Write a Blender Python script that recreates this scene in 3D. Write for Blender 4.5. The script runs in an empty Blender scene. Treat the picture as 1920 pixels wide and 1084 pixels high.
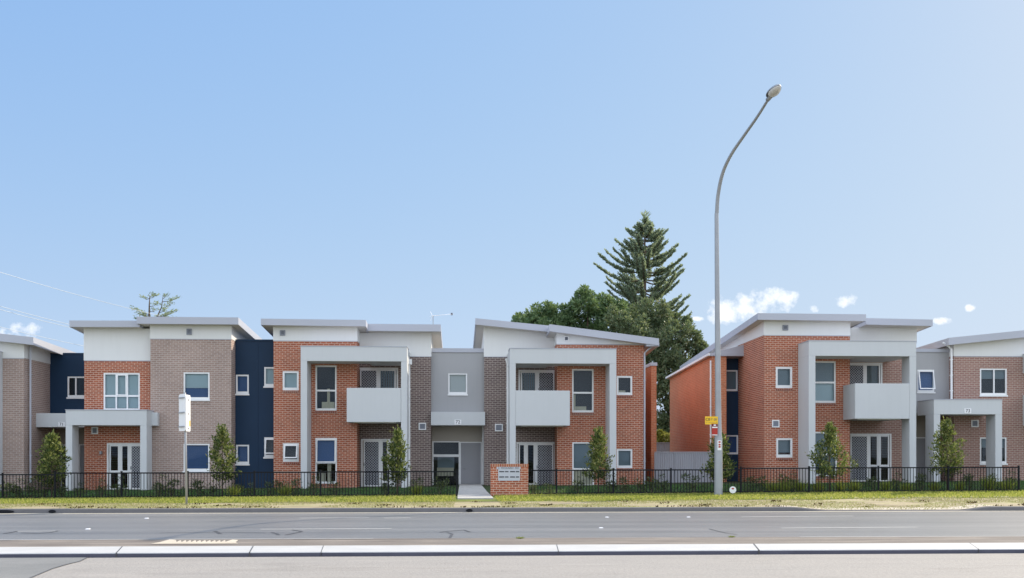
import bpy, math, random
import numpy as np
from mathutils import Vector, Matrix

random.seed(7)
RNG = np.random.default_rng(11)
C = bpy.context.scene.collection
rad = math.radians

# ------------------------------------------------------------------ camera
F_PX, VH, UC, YAW, EYE = 1960.0, 860.0, 960.0, math.atan2(100, 1960), 1.6
cam_d = bpy.data.cameras.new('camera')
cam = bpy.data.objects.new('camera', cam_d); C.objects.link(cam)
cam.location = (0, 0, EYE)
cam.rotation_euler = (rad(90), 0, -YAW)
cam_d.sensor_width = 36.0
cam_d.lens = F_PX * 36.0 / 1920
cam_d.shift_y = (VH - 542) / 1920
cam_d.clip_start = 0.1
cam_d.clip_end = 5000
bpy.context.scene.camera = cam

# ------------------------------------------------------------------ light
SUN_EL, SUN_AZ = rad(33), math.atan2(.77, .64)     # azimuth from +Y towards +X
world = bpy.data.worlds.new('World'); bpy.context.scene.world = world
world.use_nodes = True
sun_d = bpy.data.lights.new('sun', 'SUN'); sun_d.energy = 3.6; sun_d.angle = rad(0.4)
sun_d.color = (1.0, 0.88, 0.70)
sun = bpy.data.objects.new('sun', sun_d); C.objects.link(sun)
SUND = Vector((math.sin(SUN_AZ) * math.cos(SUN_EL), math.cos(SUN_AZ) * math.cos(SUN_EL), math.sin(SUN_EL)))
sun.rotation_euler = SUND.to_track_quat('Z', 'Y').to_euler()
sun.location = SUND * 100
vs = bpy.context.scene.view_settings
vs.view_transform = 'Standard'; vs.look = 'None'; vs.gamma = 1.0; vs.use_curve_mapping = False
vs.exposure = 0.66
SKY_STRENGTH = 0.15
FILL_CLOUD_CUT, FILL_CLOUD_COL = 0.395, (6.9, 7.4, 8.1)


class NT:
    """small wrapper for building node trees"""
    def __init__(s, tree): s.t = tree; s.n = tree.nodes; s.l = tree.links
    def node(s, typ, **kw):
        nd = s.n.new(typ)
        for k, v in kw.items():
            if k.startswith('i_'):
                nd.inputs[k[2:].replace('_', ' ')].default_value = v
            elif k.startswith('n') and k[1:].isdigit():
                nd.inputs[int(k[1:])].default_value = v
            else: setattr(nd, k, v)
        return nd
    def link(s, a, b): s.l.new(a, b)
    def math(s, op, a, b=None, c=None, clamp=False):
        nd = s.n.new('ShaderNodeMath'); nd.operation = op; nd.use_clamp = clamp
        for i, x in enumerate((a, b, c)):
            if x is None: continue
            if isinstance(x, (int, float)): nd.inputs[i].default_value = x
            else: s.l.new(x, nd.inputs[i])
        return nd.outputs[0]
    def mix(s, fac, a, b, blend='MIX'):
        nd = s.n.new('ShaderNodeMix'); nd.data_type = 'RGBA'; nd.blend_type = blend
        for sock, x in ((nd.inputs[0], fac), (nd.inputs[6], a), (nd.inputs[7], b)):
            if isinstance(x, (int, float)): sock.default_value = x
            elif isinstance(x, tuple): sock.default_value = x if len(x) == 4 else (*x, 1)
            else: s.l.new(x, sock)
        return nd.outputs[2]
    def ramp(s, fac, stops, interp='LINEAR'):
        nd = s.n.new('ShaderNodeValToRGB'); nd.color_ramp.interpolation = interp
        el = nd.color_ramp.elements
        while len(el) < len(stops): el.new(0.5)
        for e, (p, c) in zip(el, stops):
            e.position = p; e.color = c if len(c) == 4 else (*c, 1)
        s.l.new(fac, nd.inputs[0]); return nd.outputs[0]
    def noise(s, vec, scale, detail=4, rough=.55):
        nd = s.n.new('ShaderNodeTexNoise'); nd.inputs['Scale'].default_value = scale
        nd.inputs['Detail'].default_value = detail; nd.inputs['Roughness'].default_value = rough
        if vec is not None: s.l.new(vec, nd.inputs['Vector'])
        return nd.outputs['Fac']


def px_dir(u, v):
    a = (u - UC) / F_PX; b = (VH - v) / F_PX
    return (a * math.cos(YAW) + math.sin(YAW), math.cos(YAW) - a * math.sin(YAW), b)

# sky with a few small fair-weather clouds low over the roofs
w = NT(world.node_tree); w.n.clear()
sky = w.node('ShaderNodeTexSky', sky_type='NISHITA', sun_disc=False)
sky.sun_elevation = SUN_EL; sky.sun_rotation = SUN_AZ
sky.air_density = 1.0; sky.dust_density = 1.2; sky.ozone_density = 2.0; sky.altitude = 40
tc = w.node('ShaderNodeTexCoord')
sp = w.node('ShaderNodeSeparateXYZ'); w.link(tc.outputs['Generated'], sp.inputs[0])
front = w.math('MAXIMUM', sp.outputs[1], 0.05)
gx = w.math('DIVIDE', sp.outputs[0], front); gz_ = w.math('DIVIDE', sp.outputs[2], front)
cv = w.node('ShaderNodeCombineXYZ'); w.link(gx, cv.inputs[0]); w.link(gz_, cv.inputs[1])
nz = w.noise(cv.outputs[0], 46, 8, .62)
CLOUDS = [(1405, 580, 92, 34), (1462, 566, 42, 27), (1372, 590, 52, 22), (1590, 561, 26, 13), (1580, 568, 14, 10), (1526, 579, 12, 8), (1768, 602, 26, 8), (1819, 577, 11, 8),
          (48, 622, 30, 20), (5, 630, 26, 14), (1310, 598, 12, 5)]
dens = None
for (cu, cvv, ru, rv) in CLOUDS:
    d = px_dir(cu, cvv); x0, z0 = d[0] / d[1], d[2] / d[1]
    dx = w.math('DIVIDE', w.math('SUBTRACT', gx, x0), ru / F_PX)
    dz = w.math('DIVIDE', w.math('SUBTRACT', gz_, z0), rv / F_PX)
    r2 = w.math('ADD', w.math('MULTIPLY', dx, dx), w.math('MULTIPLY', dz, dz))
    m = w.math('SUBTRACT', 1.0, r2)
    dens = m if dens is None else w.math('MAXIMUM', dens, m)
fac = w.math('MULTIPLY', w.math('ADD', w.math('MULTIPLY', dens, .5), w.math('MULTIPLY', w.math('SUBTRACT', nz, .53), 2.9)), 1.2, clamp=True)
fac = w.math('MULTIPLY', fac, w.math('GREATER_THAN', dens, -1.2))
fac = w.math('MULTIPLY', fac, .85)
fac = w.math('MULTIPLY', fac, w.math('GREATER_THAN', sp.outputs[1], 0.1))
# camera-like tone response of the sky, channel by channel
sc_ = w.node('ShaderNodeSeparateColor'); w.link(sky.outputs[0], sc_.inputs[0])
cc_ = w.node('ShaderNodeCombineColor')
for i_, (g_, k_) in enumerate(((.467, .985), (.31, 1.60), (.06, 3.33))):
    w.link(w.math('MULTIPLY', w.math('POWER', sc_.outputs[i_], g_), k_), cc_.inputs[i_])
hz = w.math('MULTIPLY', w.math('POWER', w.math('SUBTRACT', 1.0, w.math('ABSOLUTE', sp.outputs[2])), 6.0), .85)
skyc = w.mix(hz, cc_.outputs[0], (2.5, 3.05, 3.85))
# unseen bright cloud added behind the camera as fill light for the facades
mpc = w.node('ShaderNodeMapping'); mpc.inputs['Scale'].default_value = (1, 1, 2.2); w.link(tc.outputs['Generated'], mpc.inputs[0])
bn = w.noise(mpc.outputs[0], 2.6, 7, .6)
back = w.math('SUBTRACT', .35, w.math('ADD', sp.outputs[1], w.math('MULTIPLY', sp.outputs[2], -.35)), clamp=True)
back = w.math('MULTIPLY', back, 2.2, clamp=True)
bk = w.math('MULTIPLY', w.math('MULTIPLY', w.math('SUBTRACT', bn, FILL_CLOUD_CUT), 7, clamp=True), back)
skyc = w.mix(bk, skyc, FILL_CLOUD_COL)
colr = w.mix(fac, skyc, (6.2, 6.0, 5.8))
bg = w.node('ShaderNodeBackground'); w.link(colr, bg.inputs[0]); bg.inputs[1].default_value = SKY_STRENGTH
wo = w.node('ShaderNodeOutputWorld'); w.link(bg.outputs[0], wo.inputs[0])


# ------------------------------------------------------------------ pixel <-> world
def P(u, v, Y):
    d = px_dir(u, v); t = Y / d[1]
    return Vector((d[0] * t, Y, EYE + d[2] * t))
def XU(u, Y): return P(u, VH, Y).x
def ZV(u, v, Y): return P(u, v, Y).z
def RC(u0, v0, u1, v1, Y):
    um = (u0 + u1) / 2
    return XU(u0, Y), XU(u1, Y), ZV(um, v1, Y), ZV(um, v0, Y)

def lerp(a, b, t): return a + (b - a) * t
KERB_Y = 31.2
X_D = [XU(1480, KERB_Y), XU(1560, KERB_Y), XU(1800, KERB_Y), XU(1860, KERB_Y)]
def kerb_top(x):
    if x <= X_D[0] or x >= X_D[3]: return .13
    if X_D[1] <= x <= X_D[2]: return .025
    t = (x - X_D[0]) / (X_D[1] - X_D[0]) if x < X_D[1] else (X_D[3] - x) / (X_D[3] - X_D[2])
    t = t * t * (3 - 2 * t)
    return lerp(.13, .025, t)
def gz(x, y):
    s = min(1.5, max(-.4, (x + 20) / 40))
    zk = kerb_top(x); zf = .05 + .24 * s; zh = .18 + .36 * s
    if y <= KERB_Y: return zk
    if y < 36: return lerp(zk, lerp(.12, zf, .55), (y - KERB_Y) / (36 - KERB_Y))
    if y < 40: return lerp(lerp(.12, zf, .55), zf, (y - 36) / 4)
    if y < 45.5: return lerp(zf, zh, (y - 40) / 5.5)
    return zh


# ------------------------------------------------------------------ materials
def new_mat(name):
    m = bpy.data.materials.new(name); m.use_nodes = True
    t = NT(m.node_tree); t.n.clear()
    out = t.node('ShaderNodeOutputMaterial')
    bs = t.node('ShaderNodeBsdfPrincipled'); t.link(bs.outputs[0], out.inputs[0])
    return m, t, bs, out

def paint(name, col, rough=.6, var=.08, scale=1.3, bump=0.0, bscale=60, metal=0.0, spec=.4, streak=0.0):
    m, t, b, o = new_mat(name)
    g = t.node('ShaderNodeNewGeometry')
    n = t.noise(g.outputs['Position'], scale, 5)
    c = t.mix(n, tuple(x * (1 - var) for x in col), tuple(min(1, x * (1 + var)) for x in col))
    if streak:
        mp = t.node('ShaderNodeMapping'); t.link(g.outputs['Position'], mp.inputs[0]); mp.inputs['Scale'].default_value = (5, 5, .35)
        sn = t.noise(mp.outputs[0], 1.6, 5, .65)
        c = t.mix(t.math('MULTIPLY', t.math('SUBTRACT', sn, .48, clamp=True), streak * 4, clamp=True), c, tuple(x * .55 for x in col))
    t.link(c, b.inputs['Base Color'])
    b.inputs['Roughness'].default_value = rough; b.inputs['Metallic'].default_value = metal
    b.inputs['Specular IOR Level'].default_value = spec
    if bump:
        bn = t.noise(g.outputs['Position'], bscale, 3)
        bp = t.node('ShaderNodeBump'); bp.inputs['Strength'].default_value = bump; bp.inputs['Distance'].default_value = .01
        t.link(bn, bp.inputs['Height']); t.link(bp.outputs[0], b.inputs['Normal'])
    return m

def brick(name, c1, c2, mortar, vert=False, var=.35, bw=.24, bh=.086, ms=.012):
    m, t, b, o = new_mat(name)
    uv = t.node('ShaderNodeUVMap')
    br = t.node('ShaderNodeTexBrick'); br.offset = .5
    src = uv.outputs[0]
    if vert:
        mp = t.node('ShaderNodeMapping'); mp.inputs['Rotation'].default_value = (0, 0, rad(90)); t.link(src, mp.inputs[0]); src = mp.outputs[0]
        br.offset = 0
    t.link(src, br.inputs['Vector'])
    br.inputs['Scale'].default_value = 1.0
    br.inputs['Brick Width'].default_value = bw; br.inputs['Row Height'].default_value = bh
    br.inputs['Mortar Size'].default_value = ms; br.inputs['Mortar Smooth'].default_value = .15
    br.inputs['Bias'].default_value = 0.0
    br.inputs['Color1'].default_value = (*c1, 1); br.inputs['Color2'].default_value = (*c2, 1)
    br.inputs['Mortar'].default_value = (*mortar, 1)
    n = t.noise(src, .7, 4); n2 = t.noise(src, 9, 4)
    k = t.math('ADD', t.math('MULTIPLY', n, var), t.math('MULTIPLY', n2, var))
    k = t.math('ADD', k, 1 - var)
    cc = t.node('ShaderNodeCombineColor'); [t.link(k, cc.inputs[i]) for i in range(3)]
    t.link(t.mix(1.0, br.outputs[0], cc.outputs[0], 'MULTIPLY'), b.inputs['Base Color'])
    b.inputs['Roughness'].default_value = .85; b.inputs['Specular IOR Level'].default_value = .2
    bp = t.node('ShaderNodeBump'); bp.inputs['Strength'].default_value = .7; bp.inputs['Distance'].default_value = .012
    bp.invert = True
    t.link(br.outputs['Fac'], bp.inputs['Height']); t.link(bp.outputs[0], b.inputs['Normal'])
    return m

def glass(name, refl=.2, tint=(.80, .85, .87), gcol=(.8, .9, 1.0)):
    m = bpy.data.materials.new(name); m.use_nodes = True
    t = NT(m.node_tree); t.n.clear()
    out = t.node('ShaderNodeOutputMaterial')
    tr = t.node('ShaderNodeBsdfTransparent'); tr.inputs[0].default_value = (*tint, 1)
    gl = t.node('ShaderNodeBsdfGlossy'); gl.inputs['Roughness'].default_value = .015; gl.inputs['Color'].default_value = (*gcol, 1)
    g = t.node('ShaderNodeNewGeometry')
    n = t.noise(g.outputs['Position'], 1.1, 1)
    bp = t.node('ShaderNodeBump'); bp.inputs['Strength'].default_value = .12; bp.inputs['Distance'].default_value = .03
    t.link(n, bp.inputs['Height']); t.link(bp.outputs[0], gl.inputs['Normal'])
    lw = t.node('ShaderNodeLayerWeight'); lw.inputs[0].default_value = .25
    f = t.math('ADD', refl, t.math('MULTIPLY', lw.outputs['Fresnel'], .8), clamp=True)
    mx = t.node('ShaderNodeMixShader'); t.link(f, mx.inputs[0]); t.link(tr.outputs[0], mx.inputs[1]); t.link(gl.outputs[0], mx.inputs[2])
    t.link(mx.outputs[0], out.inputs[0])
    return m

def leafmat(name, cols, rough=.45, trans=.25, spec=.4):
    """leaf colour varies from leaf to leaf"""
    m, t, b, o = new_mat(name)
    g = t.node('ShaderNodeNewGeometry')
    stops = [(i / max(1, len(cols) - 1), c) for i, c in enumerate(cols)]
    c = t.ramp(g.outputs['Random Per Island'], stops)
    t.link(c, b.inputs['Base Color'])
    b.inputs['Roughness'].default_value = rough; b.inputs['Specular IOR Level'].default_value = spec
    tl = t.node('ShaderNodeBsdfTranslucent'); t.link(t.mix(.4, c, (.25, .3, .04)), tl.inputs[0])
    mx = t.node('ShaderNodeMixShader'); mx.inputs[0].default_value = trans
    t.link(b.outputs[0], mx.inputs[1]); t.link(tl.outputs[0], mx.inputs[2]); t.link(mx.outputs[0], o.inputs[0])
    return m

def ground_mat(name, stops, scale=1.0, stretch=(1, 1, 1), rough=.9, fine=40, finev=.25, bump=.3, spec=.2, stain=0.0):
    m, t, b, o = new_mat(name)
    g = t.node('ShaderNodeNewGeometry')
    mp = t.node('ShaderNodeMapping'); mp.inputs['Scale'].default_value = stretch; t.link(g.outputs['Position'], mp.inputs[0])
    n = t.noise(mp.outputs[0], scale, 7, .62)
    c = t.ramp(n, stops)
    n2 = t.noise(g.outputs['Position'], fine, 3, .7)
    k = t.math('ADD', 1 - finev, t.math('MULTIPLY', n2, finev * 2))
    cc = t.node('ShaderNodeCombineColor'); [t.link(k, cc.inputs[i]) for i in range(3)]
    c = t.mix(1.0, c, cc.outputs[0], 'MULTIPLY')
    if stain:      # oil drips, tyre dust and old patches
        mp2 = t.node('ShaderNodeMapping'); mp2.inputs['Scale'].default_value = (.55, 1.3, 1); t.link(g.outputs['Position'], mp2.inputs[0])
        s1 = t.noise(mp2.outputs[0], .9, 8, .68); s2 = t.noise(g.outputs['Position'], 5.0, 4, .6)
        k1 = t.math('MULTIPLY', t.math('SUBTRACT', s1, .54, clamp=True), 6, clamp=True)
        k2 = t.math('MULTIPLY', t.math('SUBTRACT', s2, .66, clamp=True), 9, clamp=True)
        c = t.mix(t.math('MULTIPLY', t.math('MAXIMUM', k1, k2), stain, clamp=True), c, (.07, .066, .062))
    t.link(c, b.inputs['Base Color'])
    b.inputs['Roughness'].default_value = rough; b.inputs['Specular IOR Level'].default_value = spec
    bp = t.node('ShaderNodeBump'); bp.inputs['Strength'].default_value = bump; bp.inputs['Distance'].default_value = .02
    t.link(n2, bp.inputs['Height']); t.link(bp.outputs[0], b.inputs['Normal'])
    return m

def mesh_screen_mat(name):
    m, t, b, o = new_mat(name)
    uv = t.node('ShaderNodeUVMap'); s = t.node('ShaderNodeSeparateXYZ'); t.link(uv.outputs[0], s.inputs[0])
    p = .12
    def tri(e):
        fr = t.math('FRACT', t.math('DIVIDE', e, p)); return t.math('ABSOLUTE', t.math('SUBTRACT', fr, .5))
    a = tri(t.math('ADD', s.outputs[0], s.outputs[1])); c = tri(t.math('SUBTRACT', s.outputs[0], s.outputs[1]))
    lat = t.math('GREATER_THAN', t.math('MAXIMUM', a, c), .37)
    t.link(t.mix(lat, (.022, .025, .035), (.42, .44, .48)), b.inputs['Base Color'])
    b.inputs['Roughness'].default_value = .5
    return m

M = dict(
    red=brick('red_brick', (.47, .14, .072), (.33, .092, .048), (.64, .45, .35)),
    redlit=brick('red_brick_bounce_lit', (.66, .235, .12), (.58, .20, .10), (.66, .38, .25)),  # red brick made brighter and more orange, bounced light painted into its colour
    brown=brick('brown_brick', (.42, .30, .255), (.35, .25, .215), (.56, .48, .43)),
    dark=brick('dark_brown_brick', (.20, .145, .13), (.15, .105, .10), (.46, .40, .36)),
    rust=brick('rust_brick', (.37, .205, .165), (.31, .17, .14), (.54, .44, .38)),
    soldier=brick('soldier_brick', (.34, .11, .07), (.24, .08, .06), (.45, .33, .27), vert=True),
    white=paint('white_render', (.80, .80, .79), .55, .03, .8, .1, 90, streak=.05),
    trim=paint('white_trim', (.88, .88, .88), .4, .02),
    portal=paint('light_grey_render', (.60, .615, .625), .6, .035, .9, .12, 120, streak=.05),
    link=paint('mid_grey_render', (.40, .40, .41), .6, .04, .9, .12, 120, streak=.08),
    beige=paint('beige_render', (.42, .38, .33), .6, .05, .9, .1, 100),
    navy=paint('navy_cladding', (.010, .034, .078), .5, .2, .6, spec=.25),
    fascia=paint('fascia_blue_grey', (.46, .475, .535), .4, .04, .7),
    roof=paint('roof_sheet', (.50, .51, .53), .35, .05, .5, metal=.3),
    soffit=paint('soffit_board', (.62, .59, .54), .7, .03),
    door=paint('door_grey', (.33, .33, .35), .45, .05),
    black=paint('black_metal', (.009, .010, .014), .6, .1, spec=.2),
    galv=paint('galvanised_steel', (.36, .37, .39), .5, .12, 3, metal=.35, streak=.2),
    conc=paint('concrete', (.42, .405, .385), .85, .14, 2.5, .3, 70),
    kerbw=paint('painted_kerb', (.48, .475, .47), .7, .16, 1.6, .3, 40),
    kerbf_shade=paint('median_kerb_face_shade', (.085, .085, .115), .8, .25, 3, .3, 60),  # face concrete darkened, its shade put into the base colour
    kerb=paint('kerb_concrete', (.14, .135, .14), .85, .18, 2.5, .3, 60),
    fencegrey=paint('grey_fence_sheet', (.40, .41, .45), .5, .04, .6),
    vent=paint('vent_grey', (.30, .32, .37), .6, .05),
    yellow=paint('yellow_sign', (.85, .52, .02), .4, .03),
    redsign=paint('red_sign', (.42, .03, .02), .4, .05),
    darkred=paint('dark_red_sign', (.14, .012, .015), .4, .05),
    ink=paint('dark_ink', (.02, .02, .03), .6, .05),
    inkgrey=paint('grey_ink', (.10, .10, .13), .6, .05),
    plaque=paint('plaque_grey', (.52, .53, .58), .4, .04),
    sticker=paint('white_sign', (.85, .85, .86), .4, .02),
    lens=paint('lamp_lens', (.62, .60, .57), .25, .06),
    bark=paint('bark', (.13, .095, .07), .9, .3, 6, .5, 20),
    interior=paint('dark_room', (.05, .05, .055), .9, .1),
    curtain=paint('cream_curtain', (.62, .56, .42), .9, .1, 8),
    b_teal=paint('pale_teal_blind', (.50, .60, .62), .8, .03),
    b_grey=paint('grey_blind', (.22, .27, .30), .8, .05),
    b_skyrefl=paint('blue_reflection_sheet', (.055, .12, .28), .7, .12, .9),  # blue window reflection put into the colour of a sheet behind the glass
    b_white=paint('white_blind', (.62, .62, .60), .8, .04),
    unlit_room=paint('unlit_room_sheet', (.02, .025, .035), .8, .1),  # dark sheet behind the glass, painted as the shade of an unlit room
    glass=glass('window_glass', .008),
    glassb=glass('blue_window_glass', .10, (.75, .8, .85)),
    screen=mesh_screen_mat('security_mesh'),
    wire=paint('cable_sheath', (.55, .60, .66), .5, .03),
)
M['leaf_mag'] = leafmat('magnolia_leaf', [(.03, .05, .022), (.055, .09, .035), (.10, .14, .05), (.22, .25, .08), (.38, .36, .14)], .6, .4, .25)
M['leaf_shrub'] = leafmat('shrub_leaf', [(.022, .036, .016), (.045, .07, .026), (.085, .12, .045), (.15, .17, .07)], .55)
M['leaf_tuft'] = leafmat('tuft_blade', [(.12, .19, .03), (.24, .28, .05), (.38, .38, .10)], .5, .4)
M['leaf_tree'] = leafmat('tree_leaf', [(.06, .11, .055), (.10, .18, .08), (.17, .26, .12), (.27, .36, .18)], .5, .35)
M['leaf_con'] = leafmat('conifer_leaf', [(.08, .13, .08), (.13, .18, .10), (.19, .24, .13), (.25, .26, .16)], .55, .35)
M['leaf_pine'] = leafmat('pine_needles', [(.20, .26, .22), (.30, .37, .28), (.42, .47, .34)], .6, .55)
M['leaf_yel'] = leafmat('yellow_leaf', [(.16, .18, .03), (.30, .29, .06), (.4, .38, .12)], .5, .4)
M['grass'] = leafmat('grass_blade', [(.17, .22, .035), (.30, .34, .075), (.45, .45, .12), (.56, .50, .20)], .6, .6, .2)
M['grass_sh'] = leafmat('garden_grass_blade', [(.03, .09, .03), (.05, .14, .045), (.10, .19, .05)], .6, .3, .2)
M['drygrass'] = leafmat('dry_grass_blade', [(.30, .27, .12), (.42, .38, .20), (.24, .27, .08), (.50, .45, .28), (.34, .34, .14)], .7, .3, .1)
M['litter'] = leafmat('litter_leaf', [(.03, .02, .012), (.07, .045, .02), (.16, .10, .04)], .8, .05, .1)
M['g_verge'] = ground_mat('verge_dry_grass', [(.3, (.17, .14, .085)), (.42, (.30, .25, .16)), (.52, (.40, .34, .22)), (.6, (.26, .26, .10)), (.72, (.45, .38, .27))], .9, (.6, 1.6, 1), fine=14, finev=.4)
M['g_lawn'] = ground_mat('lawn_soil', [(.3, (.07, .10, .02)), (.5, (.14, .17, .035)), (.7, (.26, .25, .07))], 1.2, fine=25, finev=.4)
M['g_gard'] = ground_mat('garden_soil', [(.3, (.03, .045, .02)), (.6, (.05, .07, .028)), (.8, (.08, .06, .04))], 1.2, fine=25, finev=.4)
M['g_far'] = ground_mat('far_ground', [(.3, (.08, .10, .04)), (.7, (.18, .17, .09))], .05, fine=2)
M['road'] = ground_mat('road_asphalt', [(.25, (.11, .106, .104)), (.45, (.165, .16, .155)), (.55, (.19, .183, .176)), (.75, (.25, .24, .23))], .8, (.07, 1.3, 1), .38, 34, .34, .4, .8, stain=.3)
M['near'] = ground_mat('near_pavement', [(.25, (.255, .238, .22)), (.42, (.33, .306, .283)), (.58, (.31, .29, .27)), (.75, (.39, .357, .328))], .8, (.35, 1.6, 1), .8, 22, .38, .5, .2, stain=.22)
M['patch'] = ground_mat('dark_asphalt', [(.25, (.17, .17, .17)), (.5, (.21, .21, .205)), (.75, (.25, .245, .24))], .8, (.6, 1, 1), .8, 55, .25, .3)
M['gutter'] = ground_mat('dirty_gutter', [(.25, (.13, .11, .10)), (.5, (.20, .175, .155)), (.75, (.30, .26, .225))], 1.6, (.35, 1.6, 1), .85, 50, .35, .3)
M['gutterl'] = ground_mat('concrete_gutter', [(.25, (.36, .33, .27)), (.6, (.46, .42, .35)), (.8, (.5, .46, .40))], 1.2, (.3, 1, 1), .85, 40, .15)
M['tar'] = paint('crack_tar', (.075, .073, .075), .5, .2)
M['line'] = paint('worn_line_paint', (.62, .62, .60), .7, .2, 9)
M['apron'] = ground_mat('pale_concrete_patch', [(.3, (.48, .42, .34)), (.7, (.60, .53, .44))], 2, fine=40, finev=.15)


# ------------------------------------------------------------------ mesh helpers
ORG = {}
def org(o): return ORG.get(o.name, Vector((0, 0, 0))) if o is not None else Vector((0, 0, 0))

class MB:
    def __init__(s): s.v = []; s.f = []
    def quad(s, *pts):
        n = len(s.v); s.v += [tuple(p) for p in pts]; s.f.append(tuple(range(n, n + len(pts)))); return s
    def box(s, x0, x1, y0, y1, z0, z1):
        return s.hexa([(x0, y0, z0), (x1, y0, z0), (x1, y1, z0), (x0, y1, z0), (x0, y0, z1), (x1, y0, z1), (x1, y1, z1), (x0, y1, z1)])
    def hexa(s, p):
        n = len(s.v); s.v += [tuple(q) for q in p]
        for f in ((0, 3, 2, 1), (4, 5, 6, 7), (0, 1, 5, 4), (1, 2, 6, 5), (2, 3, 7, 6), (3, 0, 4, 7)): s.f.append(tuple(n + i for i in f))
        return s
    def tube(s, path, r, n=8, caps=True):
        path = [Vector(p) for p in path]
        if not isinstance(r, (list, tuple)): r = [r] * len(path)
        base = len(s.v); up = None
        for i, p in enumerate(path):
            d = (path[min(i + 1, len(path) - 1)] - path[max(i - 1, 0)]).normalized()
            a = d.orthogonal().normalized() if up is None else (up - d * up.dot(d)).normalized()
            up = a; b = d.cross(a)
            for k in range(n):
                t = 2 * math.pi * k / n
                s.v.append(tuple(p + (a * math.cos(t) + b * math.sin(t)) * r[i]))
        for i in range(len(path) - 1):
            for k in range(n):
                k2 = (k + 1) % n
                s.f.append((base + i * n + k, base + i * n + k2, base + (i + 1) * n + k2, base + (i + 1) * n + k))
        if caps:
            s.f.append(tuple(base + k for k in reversed(range(n)))); e = base + (len(path) - 1) * n
            s.f.append(tuple(e + k for k in range(n)))
        return s
    def prism(s, poly, y0, y1):
        """poly of (x, z), extruded along y"""
        n = len(s.v); k = len(poly)
        s.v += [(x, y0, z) for x, z in poly] + [(x, y1, z) for x, z in poly]
        s.f.append(tuple(n + i for i in range(k))); s.f.append(tuple(n + k + i for i in reversed(range(k))))
        for i in range(k):
            j = (i + 1) % k; s.f.append((n + j, n + i, n + k + i, n + k + j))
        return s
    def wall(s, x0, x1, z0, z1, Y, holes=(), reveal=.10, top=None):
        """a front sheet at depth Y with openings and their reveals; top(x) replaces a level upper edge"""
        xs = sorted({x0, x1, *[max(x0, min(x1, h[i])) for h in holes for i in (0, 1)]})
        zs = sorted({z0, z1, *[max(z0, min(z1, h[i])) for h in holes for i in (2, 3)]})
        for i in range(len(xs) - 1):
            for j in range(len(zs) - 1):
                cx, cz = (xs[i] + xs[i + 1]) / 2, (zs[j] + zs[j + 1]) / 2
                if any(h[0] < cx < h[1] and h[2] < cz < h[3] for h in holes): continue
                za, zb = zs[j + 1], zs[j + 1]
                if top and j == len(zs) - 2: za, zb = top(xs[i]), top(xs[i + 1])
                s.quad((xs[i], Y, zs[j]), (xs[i + 1], Y, zs[j]), (xs[i + 1], Y, zb), (xs[i], Y, za))
        for h in holes:
            a, b, c, d = h; y2 = Y + reveal
            s.quad((a, Y, c), (a, y2, c), (a, y2, d), (a, Y, d)); s.quad((b, Y, c), (b, Y, d), (b, y2, d), (b, y2, c))
            s.quad((a, Y, d), (a, y2, d), (b, y2, d), (b, Y, d)); s.quad((a, Y, c), (b, Y, c), (b, y2, c), (a, y2, c))
        return s
    def build(s, name, mat, parent=None, smooth=False, bevel=0, label=None):
        o_ = org(parent)
        me = bpy.data.meshes.new(name)
        V = np.array(s.v, dtype=float) if s.v else np.zeros((0, 3))
        me.from_pydata([tuple(p) for p in (V - np.array(o_))], [], s.f)
        me.update()
        uvl = me.uv_layers.new(name='UVMap').data
        for p in me.polygons:
            n = p.normal; ax, ay, az = abs(n.x), abs(n.y), abs(n.z)
            for li, vi in zip(p.loop_indices, p.vertices):
                x, y, z = s.v[vi]
                uvl[li].uv = (x, y) if az > ax and az > ay else ((y, z) if ax > ay else (x, z))
            if smooth: p.use_smooth = True
        o = bpy.data.objects.new(name, me); C.objects.link(o)
        me.materials.append(M[mat] if isinstance(mat, str) else mat)
        if parent is not None: o.parent = parent
        ORG[o.name] = o_
        if bevel:
            bv = o.modifiers.new('bevel', 'BEVEL'); bv.width = bevel; bv.segments = 2; bv.limit_method = 'ANGLE'
        if label: o['label'] = label
        return o

def tag(o, label, cat, group=None):
    o['label'] = label; o['category'] = cat
    if group: o['group'] = group
    return o
def thing(name, label, cat, loc, group=None):
    o = bpy.data.objects.new(name, None); C.objects.link(o); o.location = loc
    o.empty_display_size = .3
    ORG[o.name] = Vector(loc); return tag(o, label, cat, group)
def struct(o, kind='structure'): o['kind'] = kind; return o

def text_mesh(name, body, size, loc, mat, parent, width=None, rotz=0.0):
    cu = bpy.data.curves.new(name, 'FONT'); cu.body = body; cu.size = size; cu.align_x = 'CENTER'; cu.align_y = 'CENTER'; cu.extrude = .002
    tmp = bpy.data.objects.new(name, cu); C.objects.link(tmp)
    dg = bpy.context.evaluated_depsgraph_get()
    me = bpy.data.meshes.new_from_object(tmp.evaluated_get(dg))
    bpy.data.objects.remove(tmp); bpy.data.curves.remove(cu)
    me.name = name
    xs = [v.co.x for v in me.vertices]; k = 1.0
    if width: k = width / (max(xs) - min(xs))
    R = Matrix.Rotation(rotz, 4, 'Z') @ Matrix.Rotation(rad(90), 4, 'X') @ Matrix.Diagonal((k, 1, 1, 1))
    me.transform(Matrix.Translation(Vector(loc) - org(parent)) @ R)
    me.materials.clear(); me.materials.append(M[mat])
    o = bpy.data.objects.new(name, me); C.objects.link(o); o.parent = parent; ORG[o.name] = org(parent)
    return o


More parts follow.
